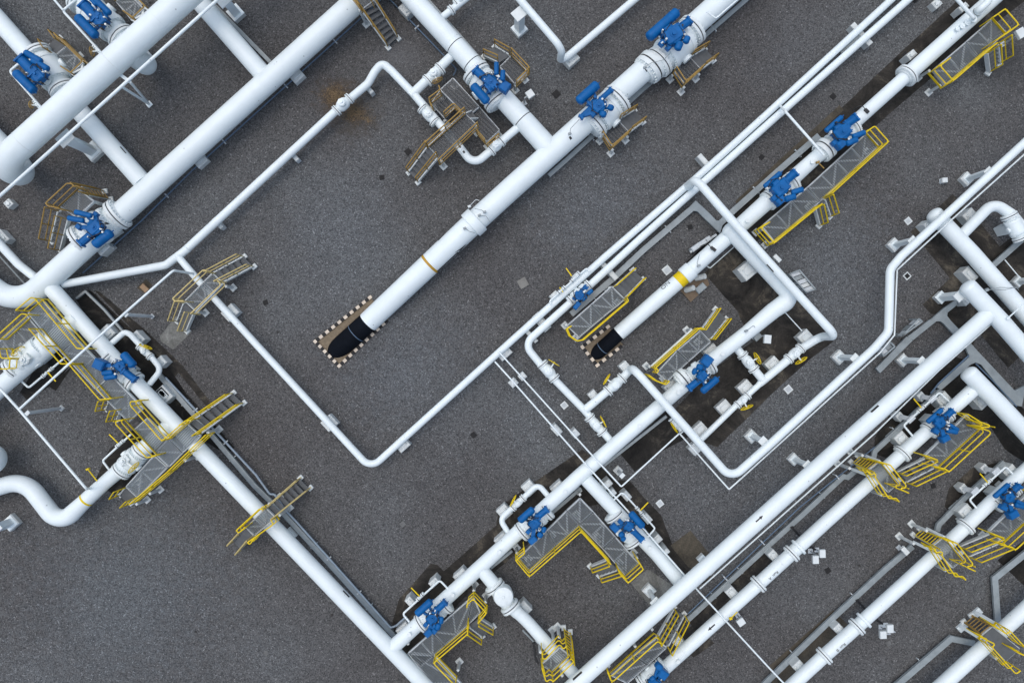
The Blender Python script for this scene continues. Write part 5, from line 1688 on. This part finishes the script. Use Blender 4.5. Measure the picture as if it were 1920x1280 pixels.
tray_plate('wide grey Y-shaped tray junction by the middle domed header', [P('T6', 15, 910, 55, 955, 385, 625, 320, 590), P('T6', 380, 630, 615, 440, 555, 420, 330, 590), P('T6', 560, 424, 700, 300, 730, 350, 725, 385, 760, 430, 855, 530, 800, 580, 690, 460, 660, 438, 618, 440), P('T6', 702, 300, 850, 200, 900, 215, 728, 352)])
tray_plate('grey tray crossing below the high pipe toward the right edge', [P('T6', 905, 690, 960, 655, 1030, 735, 1400, 1130, 1500, 1080, 1500, 1150, 1470, 1290, 1380, 1270, 1065, 870, 1010, 850, 960, 870, 660, 1130, 620, 1090, 950, 790)])
cable_tray('grey cable tray beside the run A valve supports', [(1764, 733), (1722, 770), (1641, 846), (1638, 862)], 9, .45)
cable_tray('long grey cable tray between the high pipe and the Run A pipe', [(1612, 876), (1590, 895), (1582, 893), (1505, 965), (1440, 1024), (1288, 1164)], 9)
cable_tray('long grey cable tray beside the Run B pipe', [(1712, 1024), (1660, 1068), (1548, 1172), (1432, 1284)], 10)
cable_tray('grey cable tray along the Run B valve supports', [(1884, 866), (1816, 927), (1761, 984), (1758, 996)], 9, .45)
cable_tray('grey cable tray with a bend near the right edge above the corner crossover', [(1928, 1034), (1866, 1084), (1872, 1168)], 11)
cable_tray('grey cable tray with a bend in the bottom right corner', [(1828, 1206), (1784, 1197), (1676, 1290)], 11)
cable_tray('grey cable tray at the right edge beneath the large valve', [P('T5', 1460, 540)[0], P('T5', 1180, 790)[0]], 10)
cable_tray('grey tray joining two paired pipes in the middle of their run', [P('a3', 690, 265)[0], P('a3', 550, 395)[0]], 8, .5)
cable_tray('short grey channel below the long main beside the dark pad', [P('c2', 1160, 560)[0], P('c2', 930, 740)[0], P('c2', 690, 930)[0]], 5, .4)
cable_tray('short grey channel under the long main by the L-shaped platform', [P('S4', 1000, 140)[0], P('S4', 700, 395)[0]], 6, .4)
cable_tray('grey channel beside the long main at the bottom centre valve', [P('d1', 1920, 290)[0], P('d1', 1760, 420)[0]], 5, .4)

# ---------------------------------------------------------------- tall supports
def post(label, f, x, y, zt, **k):
    p = P(f, x, y)[0]
    return post_support(label, p[0], p[1], zt, **k)
post('tall white support leaning against the high header at its left end', 'a0', 690, 1130, 2.35, base=30, w=15, ang=42)
post('white support at the top edge between two pipes', 'a0', 1765, 95, 1.6, base=24, w=15, ang=42, arm=P('a0', 1680, 0)[0])
post('white column on a square base at the top edge', 'a2', 55, 215, 1.8, base=24, w=14, ang=40, hb=.2)
post('white support under the high zigzag pipe, nearest the bend', 'T5', 288, 585, 1.75, base=20, w=8)
post('white support under the high zigzag pipe, nearest the right edge', 'b3', 1500, 60, 1.75, base=20, w=8)
post('white support under the high zigzag pipe below the tray junction', 'c3', 540, 118, 1.75, base=21, w=8)
post('white support under the high zigzag pipe near its deep V', 'c2', 1800, 712, 1.75, base=20, w=8)
post('white support under the long high pipe below the tray junction', 'c3', 1020, 140, 1.75, base=19, w=8)
post('white support under the middle of the long high pipe', 'c3', 200, 885, 1.75, base=18, w=8)
post('white support on the pale concrete pad under the long high pipe', 'd2', 1030, 590, 1.75, base=20, w=9, round_=True)
post('white support on the brown pad under the long high pipe', 'd2', 1430, 355, 1.75, base=15, w=9)
post('white support of the middle domed header', 'T5', 715, 1070, 1.7, base=17, w=11)
post('white support at the right edge between domed headers', 'T5', 1432, 925, 1.5, base=17, w=9)
post('white support cut by the left edge below the pipe elbow', 'd0', 75, 80, 1.3, base=24, w=13, ang=42)
post('slim steel post holding the raised vent line above the pit', 'b0', 1140, 1092, 2.4, base=6, w=4.5, hb=.08)
post('slim steel post holding the raised line at lower left', 'c0', 455, 500, 2.45, base=9, w=4.5, hb=.08)
post('slim post holding the thin pipe near the W shape', 'T8', 635, 65, 1.45, base=14, w=5, hb=.2)
tA = thing('pipe_support', 'thin V-shaped steel stand beneath the high header and thin pipe', 'pipe support', W(280, 196), 'tall pipe support posts')
mb = MB()
b_ = W(280, 196, 0)
mb.bar(b_, lift(230, 164, 2.3, 2.3), .10, .10)
mb.bar(b_, W(244, 154, 2.9), .08, .08)
mb.bar(W(244, 154, 2.9), W(221, 137, 2.9), .14, .10)
mb.block((b_.x, b_.y), (1, .9), .25, .25, 0, .03)
mb.build('raking_leg', WHITE, tA)

# ---------------------------------------------------------------- low plinths
def plin(label, f, x, y, lx, ly, ang, h, **k):
    p = P(f, x, y)[0]
    return plinth(label, p[0], p[1], lx, ly, ang, h, **k)
S, N = 42, -47
plin('plinth under the V-shaped pipe just below the faded crossover', 'R6', 1000, 895, 23, 27, N, .45)
plin('plinth under the left arm of the V-shaped pipe near its point', 'c1', 548, 612, 24, 24, N, .45)
plin('plinth under the right arm of the V-shaped pipe near its point', 'c1', 1092, 770, 24, 24, S, .45)
plin('plinth where two thin pipes leave the V-shaped pipe', 'c1', 1855, 80, 26, 24, S, .45)
plin('plinth under the paired pipes below the small blue valve', 'b2', 222, 1135, 16, 38, S, .4)
plin('wide tie plinth where the paired pipes part', 'b2', 145, 1240, 8, 30, S, .55, sad=False)
plin('narrow plinth across the paired pipes near the yellow platform', 'b2', 720, 740, 10, 50, S, .5, sad=False)
plin('narrow plinth across the paired pipes near the arching pipe', 'a2', 1470, 1235, 10, 50, S, .5, sad=False)
plin('narrow plinth across the paired pipes near the top edge', 'a3', 705, 255, 11, 52, S, .5, sad=False)
plin('small plinth under the loop pipe beside the brown stain', 'a1', 840, 660, 8, 24, S, .45, sad=False)
plin('small plinth under the loop pipe midway along its straight', 'a1', 278, 1165, 8, 24, S, .45, sad=False)
plin('small plinth under the loop pipe near the left junction', 'b0', 1630, 392, 8, 24, S, .45, sad=False)
plin('plinth beside the diagonal main next to the blue conduit', 'a0', 1492, 1195, 24, 24, S, .35)
plin('plinth beside the diagonal main near the top edge stair', 'a1', 297, 560, 24, 24, S, .35)
plin('plinth beside the thick top main at the top edge', 'a1', 1120, 70, 24, 16, N, .5)
plin('plinth at the foot of the dropping elbow near the top edge', 'a2', 445, 440, 27, 20, S, .4)
plin('plinth beside the left header near the yellow crossover', 'd1', 245, 175, 22, 16, N, .6)
plin('plinth beside the left header near the long walkway crossing', 'R8', 800, 100, 30, 22, N, .6)
plin('plinth beside the left header next to the bypass loop', 'R7', 985, 410, 24, 22, N, .6)
plin('plinth holding the left bypass loop at its top', 'R7', 1265, 460, 24, 18, N, .6)
plin('plinth holding the left bypass loop at its lower bend', 'R7', 1480, 680, 18, 17, N, .6)
plin('plinth beside the left header below the bypass loop', 'R7', 1500, 970, 24, 16, N, .6)
plin('plinth beside the bottom centre tee', 'd1', 1140, 1150, 26, 20, N, .6)
plin('plinth beside the long main right of the bottom centre tee', 'd1', 1535, 475, 26, 16, S, .6)
plin('plinth beside the long main by the bottom centre valve', 'd1', 1105, 880, 26, 16, S, .6)
plin('plinth beside the long main left of the L-shaped platform', 'S4', 175, 680, 26, 18, S, .6)
plin('plinth beside the long main above the L-shaped platform', 'S4', 760, 140, 25, 18, S, .6)
plin('plinth holding the upper bypass loop at its bend', 'S4', 460, 140, 22, 24, S, .5)
plin('plinth holding the upper bypass loop by its valve', 'S4', 200, 390, 22, 24, S, .5)
plin('plinth beside the long main by the short yellow platform', 'S3', 435, 1045, 25, 14, S, .6)
plin('plinth beside the long main below the yellow stair', 'S3', 920, 620, 25, 16, S, .6)
plin('plinth on the dark pad nearest the arching pipe end', 'T4', 1345, 70, 24, 22, S, .5)
plin('plinth on the dark pad between two handwheel valves', 'T4', 990, 365, 25, 22, S, .45)
plin('plinth on the dark pad by the smaller handwheel valve', 'T4', 692, 620, 25, 22, S, .45)
plin('plinth on the dark pad below the blue tank', 'T4', 458, 838, 25, 22, S, .45)
plin('plinth on the dark pad by the blind pipe end', 'T4', 190, 1075, 24, 20, S, .45)
plin('big square plinth under the raised crossover pipe', 'T3', 695, 625, 30, 28, 40, .8)
plin('plinth under the elbow below the smaller sandy pit', 'c2', 848, 190, 17, 17, 40, .6)
plin('small plinth on the branch below the smaller sandy pit', 'c2', 612, 405, 16, 17, 40, .5)
plin('plinth with grey shoe by the deep V pipe', 'c2', 1370, 810, 20, 15, N, .5)
plin('plinth beside the topmost domed header', 'T5', 985, 315, 24, 20, S, .55)
plin('plinth between the two upper domed headers', 'T5', 985, 860, 28, 18, N, .7)
plin('plinth under the end of the topmost domed header', 'T5', 600, 400, 16, 14, S, .7)
plin('plinth under the end of the middle domed header', 'T6', 930, 225, 18, 14, S, .7)
plin('plinth beside the lowest domed header', 'S7', 1440, 190, 26, 16, N, .7)
for nm, f, pts in (('Run A', 'S7', ((830, 130, 'upper'), (605, 340, 'lower'))), ('Run B', 'S8', ((880, 48, 'upper'), (660, 255, 'lower')))):
    for x, y, q in pts:
        o = plin('%s arm plinth holding the thin loop of the %s valve' % (q, nm), f, x, y, 13, 15, S, .5, group='arm plinths of the meter runs')
        ab = MB()
        a0 = W(*P(f, x, y)[0], .6)
        a1 = W(*P(f, x + 110, y + 25)[0], 1.1)
        ab.bar(a0, a1, .2, .12)
        ab.block((a1.x, a1.y), (1, .9), .38, .22, 1.02, 1.14, .02)
        ab.build('bracket_arm', STEEL, o)
plin('large plinth behind the Run A valve', 'S7', 1065, 165, 24, 24, S, .8)
plin('plinth under the Run A pipe between its flanges', 'S7', 615, 565, 22, 20, S, .8)
plin('large plinth behind the Run B valve', 'S8', 1160, 90, 24, 24, S, .8)
plin('plinth under the Run B pipe between its flanges', 'S8', 680, 495, 24, 20, S, .8)
plin('plinth beside the Run A lettering', 'T7', 232, 372, 18, 16, N, .8)
plin('plinth beside the Run B lettering', 'T7', 795, 1005, 18, 16, N, .8)
plin('plinth under the Run A pipe by the thin crossing pipe', 'd2', 1650, 605, 20, 18, N, .8)
plin('plinth under the Run A pipe by the yellow stair', 'd2', 1255, 980, 20, 18, N, .8)
plin('plinth under the Run B pipe at the bottom edge', 'd3', 235, 1160, 18, 20, N, .8)
plin('plinth beside the check valve pipe', 'd2', 100, 715, 24, 14, N, .6)
plin('plinth on the top right pipe above the bolted flange', 'R4', 195, 655, 18, 12, S, .7)
plin('plinth on the top right pipe near the nozzles', 'R4', 820, 85, 18, 11, S, .7)
plin('plinth with white cap at the top edge right of the paired pipes', 'R4', 495, 40, 16, 15, S, .4)
plin('plinth between the thin loop and the T-branch pipe', 'T8', 520, 210, 22, 12, S, .9)
plin('small plinth on the thin pipe below the T-branch', 'T8', 585, 290, 10, 11, N, 1.2)
plin('upper saddle box on the thin loop by the right L-platform valve', 'T8', 720, 320, 17, 13, N, .8)
plin('lower saddle box on the thin loop by the right L-platform valve', 'T8', 925, 545, 18, 13, N, .8)
plin('plinth on the branch pipe below the right L-platform valve', 'T8', 1020, 760, 20, 14, S, .7)
plin('small saddle box on the thin pipe beside the brown pad', 'T8', 1115, 880, 13, 9, S, 1.2)
plin('upper saddle on the left of the twin thin pipes', 'c2', 10, 310, 15, 14, S, .8)
plin('upper saddle on the right of the twin thin pipes', 'c2', 78, 262, 13, 13, S, 1.0)
plin('lower saddle on the left of the twin thin pipes', 'c2', 335, 665, 20, 13, N, .9)
plin('lower saddle on the right of the twin thin pipes', 'c2', 475, 692, 14, 13, N, 1.0)
plin('upper saddle box on the thin loop by the bottom centre valve', 'S5', 535, 80, 18, 12, S, .8)
plin('lower saddle box on the thin loop by the bottom centre valve', 'S5', 250, 310, 18, 13, N, .8)
plin('upper saddle box on the thin loop by the small blue valve', 'S2', 510, 195, 17, 12, S, .6)
plin('lower saddle box on the thin loop by the small blue valve', 'S2', 212, 455, 17, 12, S, .6)
plin('saddle under the diagonal main valve', 'R5', 1010, 1105, 26, 10, S, .6)
plin('plinth at the left edge beside the narrow bent pipe', 'b0', 15, 490, 26, 12, N, .5)
plin('plinth at the left edge under the riser', 'b0', 60, 245, 14, 14, N, .4)

# ---------------------------------------------------------------- instrument boxes and cabinets
def sb(label, f, x, y, w, l, ang, st=None, **k):
    p = P(f, x, y)[0]
    sign_box(label, p[0], p[1], w, l, ang, stalk=P(f, *st)[0] if st else None, **k)
sb('white box on a stalk right of the thick top main', 'R1', 1160, 438, 14, 14, 35, (1110, 520), z=1.0)
sb('left of two white boxes beside the Run A orifice flange', 'T7', 595, 408, 11, 15, 90 - 88, (545, 330))
sb('right of two white boxes beside the Run A orifice flange', 'T7', 653, 356, 11, 15, 90 - 88, (600, 320))
sb('left of two white boxes beside the Run B orifice flange', 'T7', 1174, 1052, 12, 14, 2, (1150, 980))
sb('right of two white boxes beside the Run B orifice flange', 'T7', 1234, 1000, 12, 15, 2, (1190, 965))
sb('white box on a bracket beside the Run A pipe near the bottom', 'd2', 1720, 825, 14, 13, 35, (1690, 770))
sb('pale box on a stand below the raised crossover main', 'T3', 853, 1176, 13, 16, -5, (770, 1150))
sb('grey box on a stand beside the long main', 'T3', 770, 1155, 15, 12, 40, z=.6, m=GALV)
sb('small white box at the pipe corner by the cabinet rack', 'T3', 930, 530, 8, 16, 45, z=1.2)
sb('white cylinder-like box at the right edge by the top right walkway', 'R4', 1510, 395, 16, 18, 30, z=1.3)
sb('small white box on the tray near the Run B crossover', 'S8', 45, 905, 9, 16, 42, z=.6)
sb('small pale box on a yellow-grey pad at the faded crossover', 'b0', 1080, 880, 16, 10, -45, z=.2, m=mat('tan_box', (.30, .20, .12), .8, var=.3))
sb('small white marker block in the yard left of the zigzag pipe', 'b3', 1330, 70, 10, 9, 5, z=.3)

def cabinet(label, pts, z, n, f='G'):
    """Open galvanised rack of louvred boxes."""
    q = [W(x, y, z) for x, y in P(f, *pts)]
    t = thing('equipment_rack', label, 'equipment rack', sum(q, V()) / 4, 'galvanised equipment racks')
    fm = MB()
    for i in range(4):
        fm.bar(q[i], q[(i + 1) % 4], .06, .06)
        fm.bar(q[i], V((q[i].x, q[i].y, 0)), .06, .06)
    fm.build('frame', GALV, t)
    for k in range(n):
        a0, a1 = q[0].lerp(q[3], (k + .08) / n), q[0].lerp(q[3], (k + .92) / n)
        b0, b1 = q[1].lerp(q[2], (k + .08) / n), q[1].lerp(q[2], (k + .92) / n)
        m_ = MB()
        m_.prism([a0.lerp(b0, .06), b0.lerp(a0, .06), b1.lerp(a1, .06), a1.lerp(b1, .06)], z - .45 - .1 * (k % 2), z - .05 - .1 * (k % 2))
        m_.build('panel', (STEEL, GALV, STEEL, PLATE)[k % 4], t)
    return t
cabinet('galvanised slatted rack beside the high arching pipe', (1025, 655, 1105, 625, 1230, 775, 1160, 800), .8, 5, 'T3')
cabinet('galvanised rack with pale panels beside the high zigzag pipe', (300, 565, 270, 585, 440, 415, 475, 440), .8, 3, 'T6')
cabinet('small white panel rack beside the lower bend of the zigzag pipe', (60, 740, 90, 785, 200, 690, 160, 650), .8, 2, 'T6')
t = thing('equipment_rack', 'dark drain valve assembly on the small black pad', 'equipment rack', W(*P('T3', 300, 440)[0]), 'galvanised equipment racks')
mb = MB()
mb.bar(W(*P('T3', 230, 480)[0], .4), W(*P('T3', 440, 340)[0], .4), .10, .10)
for x, y in ((265, 450), (300, 425), (340, 400), (370, 380)):
    p = W(*P('T3', x, y)[0], .5)
    mb.block((p.x, p.y), (1, .7), .3, .22, .1, .62, .03)
mb.build('frame', STEEL, t)
t = thing('pipe_anchor', 'tan anchor plate with two white stubs beside the yellow band', 'pipe anchor', W(*P('T3', 280, 770)[0]))
mb = MB(); mb.prism([W(*p, .05) for p in P('T3', 150, 785, 235, 880, 385, 740, 370, 700, 320, 660, 245, 700)], 0, .06); mb.build('base_plate', mat('tan_plate', (.17, .125, .085), .85, var=.3, scale=5), t)
for x0, y0, x1, y1 in ((275, 690, 350, 672), (195, 785, 258, 765)):
    mb = MB(); mb.cyl(W(*P('T3', x0, y0)[0], .12), W(*P('T3', x1, y1)[0], .5), .13, 14); mb.build('stub', WHITE_OLD, t)
mb = MB(); p = W(*P('T3', 318, 768)[0], .2); mb.block((p.x, p.y), (1, .85), .5, .32, .06, .2, .03); mb.build('cover_box', GALV, t)

# black sensors clamped on pipes
def sensor(label, f, x0, y0, x1, y1, z, w=.12):
    a, b = W(*P(f, x0, y0)[0], z), W(*P(f, x1, y1)[0], z)
    t = thing('clamp_sensor', label, 'sensor', a.lerp(b, .5), 'black clamp-on sensors')
    mb = MB(); mb.bar(a, b, w, .1); mb.build('housing', BLACK, t)
    cm = MB(); cm.tube(fillet([a, a + V((-.12, .1, .1)), a + V((-.3, .12, .05)), a + V((-.42, .05, -.25))], .15, 5), .018, 6); cm.build('cable', BLACK, t)
sensor('black sensor strapped on the yellow banded pipe', 'T3', 395, 440, 435, 470, 1.62)
sensor('black sensor strapped on the upper right pipe above the walkway valve', 'R3', 1030, 105, 1060, 135, 1.55)

# probes and tubes on pipes
def tubelet(label, f, z, pts, r=.014, m=None, name='impulse_tube'):
    ps = P(f, *pts)
    t = thing(name, label, 'tubing', W(*ps[0], z), 'thin impulse tubes')
    mb = MB(); mb.tube(fillet([W(x, y, z) for x, y in ps], .08, 4), r, 6)
    mb.block((W(*ps[0], z).x, W(*ps[0], z).y), (1, .4), .14, .09, z - .08, z + .06, .01)
    mb.build('tube', m or GALV, t)
tubelet('thin tube over the central main above its mid flange', 'R2', 1.95, (680, 540, 730, 505, 830, 480, 885, 425))
tubelet('thin tube over the central main below the long cylinder valve', 'R2', 1.9, (78, 1070, 85, 1030, 155, 955))
tubelet('thin tube hooked on the sloping central main by its collar', 'b1', 1.75, (1600, 268, 1650, 215, 1675, 225), m=PLATE)
tubelet('upper bent wire on the sloping central main by its collar', 'b1', 1.78, (1715, 310, 1690, 295, 1640, 285))
tubelet('lower bent wire on the sloping central main by its collar', 'b1', 1.74, (1675, 335, 1725, 340, 1755, 385))
tubelet('short wire on the sloping central main below its collar', 'b1', 1.70, (1565, 432, 1600, 455, 1640, 468))
tubelet('thin tube looped on the yellow banded pipe', 'T3', 1.5, (300, 590, 285, 570, 305, 500))
tubelet('thin tube on the long main near the crossover elbow', 'T3', 1.55, (680, 1110, 740, 1065, 750, 1085))
tubelet('thin wires between the two upper domed headers', 'T6', 2.0, (1120, 130, 1250, 100, 1420, 105, 1440, 125), m=GALV)
tubelet('second thin wire pair between the two upper domed headers', 'T6', 1.9, (1120, 120, 1300, 125, 1420, 95), m=GALV)
tubelet('thin white rod over the middle domed header at the right edge', 'T6', 2.45, (1330, 410, 1500, 255), r=.03, m=WHITE)
tubelet('yellow rod crossing the Run A pipe near the bottom', 'd2', 1.7, (1640, 795, 1690, 745), r=.025, m=YELLOW)
tubelet('yellow rod beside the lower walkway flange', 'R3', 1.6, (655, 530, 705, 580), r=.025, m=OCHRE)
tubelet('yellow lever on the thin end of the raised line at lower left', 'R8', 1.3, (75, 815, 165, 930), r=.03, m=YELLOW)
tubelet('black hose beside the check valve pipe crossover', 'S6', .6, (120, 430, 130, 560, 165, 640), r=.05, m=BLACK)
tubelet('black hose under the grey deck of the Run B valve', 'S8', 1.2, (920, 550, 1000, 580, 1050, 590, 1120, 550), r=.03, m=BLACK)
tubelet('dark hose under the grey deck of the Run A valve', 'S7', 1.2, (820, 600, 900, 630, 985, 630, 1040, 570), r=.025, m=BLACK)
for lab, x0, y0, x1, y1 in (('black cable from the long tray to the Run A pipe', 390, 130, 470, 220), ('black cable from the long tray to the Run B pipe', 950, 755, 1035, 850), ('black cable from the Run A orifice flange', 535, 285, 590, 320), ('black cable from the Run B orifice flange', 1105, 915, 1165, 955)):
    tubelet(lab, 'T7', .35, (x0, y0, x1, y1), r=.05, m=BLACK, name='cable')

# nozzles on the upper right pipe
t = thing('nozzle_branch', 'curved flanged nozzle on the pipe in the top right corner', 'pipe', W(*P('R4', 1010, 130)[0]), 'nozzles of the top right pipe')
mb = MB(); mb.tube(fillet([W(*P('R4', 985, 130)[0], 1.3), W(*P('R4', 985, 130)[0], 1.95), W(*P('R4', 1090, 40)[0], 1.95), W(*P('R4', 1120, -10)[0], 1.95)], .35, 8), wm(13, 1.9) / 2, 18); mb.build('pipe', WHITE, t)
add_flange(t, W(*P('R4', 985, 135)[0], 1.68), V((0, 0, 1)), wm(13, 1.7) / 2, 1.35, .06, 14)
for i, (x, y, r) in enumerate(((920, 235, 40), (850, 275, 34), (790, 320, 30), (730, 355, 24))):
    t = thing('nozzle_branch', ('largest blanked nozzle', 'second blanked nozzle', 'third blanked nozzle', 'smallest blanked nozzle')[i] + ' in the row on the top right pipe', 'pipe', W(*P('R4', x, y)[0]), 'nozzles of the top right pipe')
    p = W(*P('R4', x, y)[0], 1.65); r_ = r / 6.4 / PPM
    mb = MB(); mb.lathe(V((p.x, p.y, 1.3)), (0, 0, 1), [(0, r_ * .75), (.32, r_ * .75), (.33, r_), (.42, r_), (.425, r_ * .6), (.45, r_ * .55)], 20); mb.build('nozzle', WHITE, t)

# ---------------------------------------------------------------- drains
drain('dark square drain cover beside the ochre crossover stair', 765, 285, 11, 40)
drain('dark square drain cover below the white box on a stalk', 1043, 177, 13, 40)
drain('dark square drain cover right of the paired pipes near the top', 1697, 103, 10, 45)
drain('dark square drain cover right of the paired pipes by the dark pad', 1562, 181, 10, 45)
drain('dark drain cover at the top edge right of the paired pipes', 1715, 0, 10, 45)
drain('dark round-looking drain in the open yard beside the ochre stair foot', 716, 333, 9, 10)
drain('small dark drain in the open yard near the V-shaped pipe', 498, 567, 9, 20)
drain('dark square drain right of the V-shaped pipe point', 888, 815, 10, 40)
drain('dark square drain by the wide tray corner', *P('T3', 230, 280)[0], 9, 15)
drain('white framed drain beside the yellow banded pipe', *P('T3', 45, 625)[0], 10, 40, m=STEEL, frame=WHITE_OLD)
drain('upper white framed drain left of the zigzag pipe', *P('T5', 408, 366)[0], 8, 40, m=STEEL, frame=PLATE)
drain('lower framed drain right of the zigzag pipe', *P('T5', 398, 873)[0], 8, 42, m=DRAIN, frame=WHITE_OLD)
drain('white framed drain between the dark pad and the zigzag pipe', *P('T4', 1152, 638)[0], 9, 40, m=STEEL, frame=PLATE)
drain('white framed drain between twin thin pipes and the handwheel valves', *P('c2', 392, 478)[0], 8, 40, m=STEEL, frame=PLATE)
drain('white framed drain right of the L-shaped platform', *P('T8', 1052, 392)[0], 8, 38, m=STEEL, frame=PLATE)
drain('grey hatch plate alone in the middle of the yard', *P('b2', 82, 842)[0], 17, 30, m=mat('grey_hatch', (.2, .2, .185), .7, var=.3), frame=None)
drain('pale grey drain in the lower left open yard', *P('d1', 78, 1055)[0], 8, 42, m=HATCH)
drain('pale grey drain between the lower left header and bottom valve', *P('d1', 1100, 88)[0], 9, 40, m=HATCH)
drain('dark round drain below the grey deck of the Run A valve', *P('S7', 945, 1060)[0], 9, 20)
drain('dark drain beside the white boxes of the Run A flange', *P('T7', 695, 498)[0], 10, 30)
drain('dark drain beside the white boxes of the Run B flange', *P('T7', 1215, 1122)[0], 9, 30, m=HATCH)
drain('faint dark drain left of the long yellow walkway', *P('R3', 205, 490)[0], 9, 45)
drain('dark drain in front of the tray below the Run A crossover', 1558, 958, 10, 30)
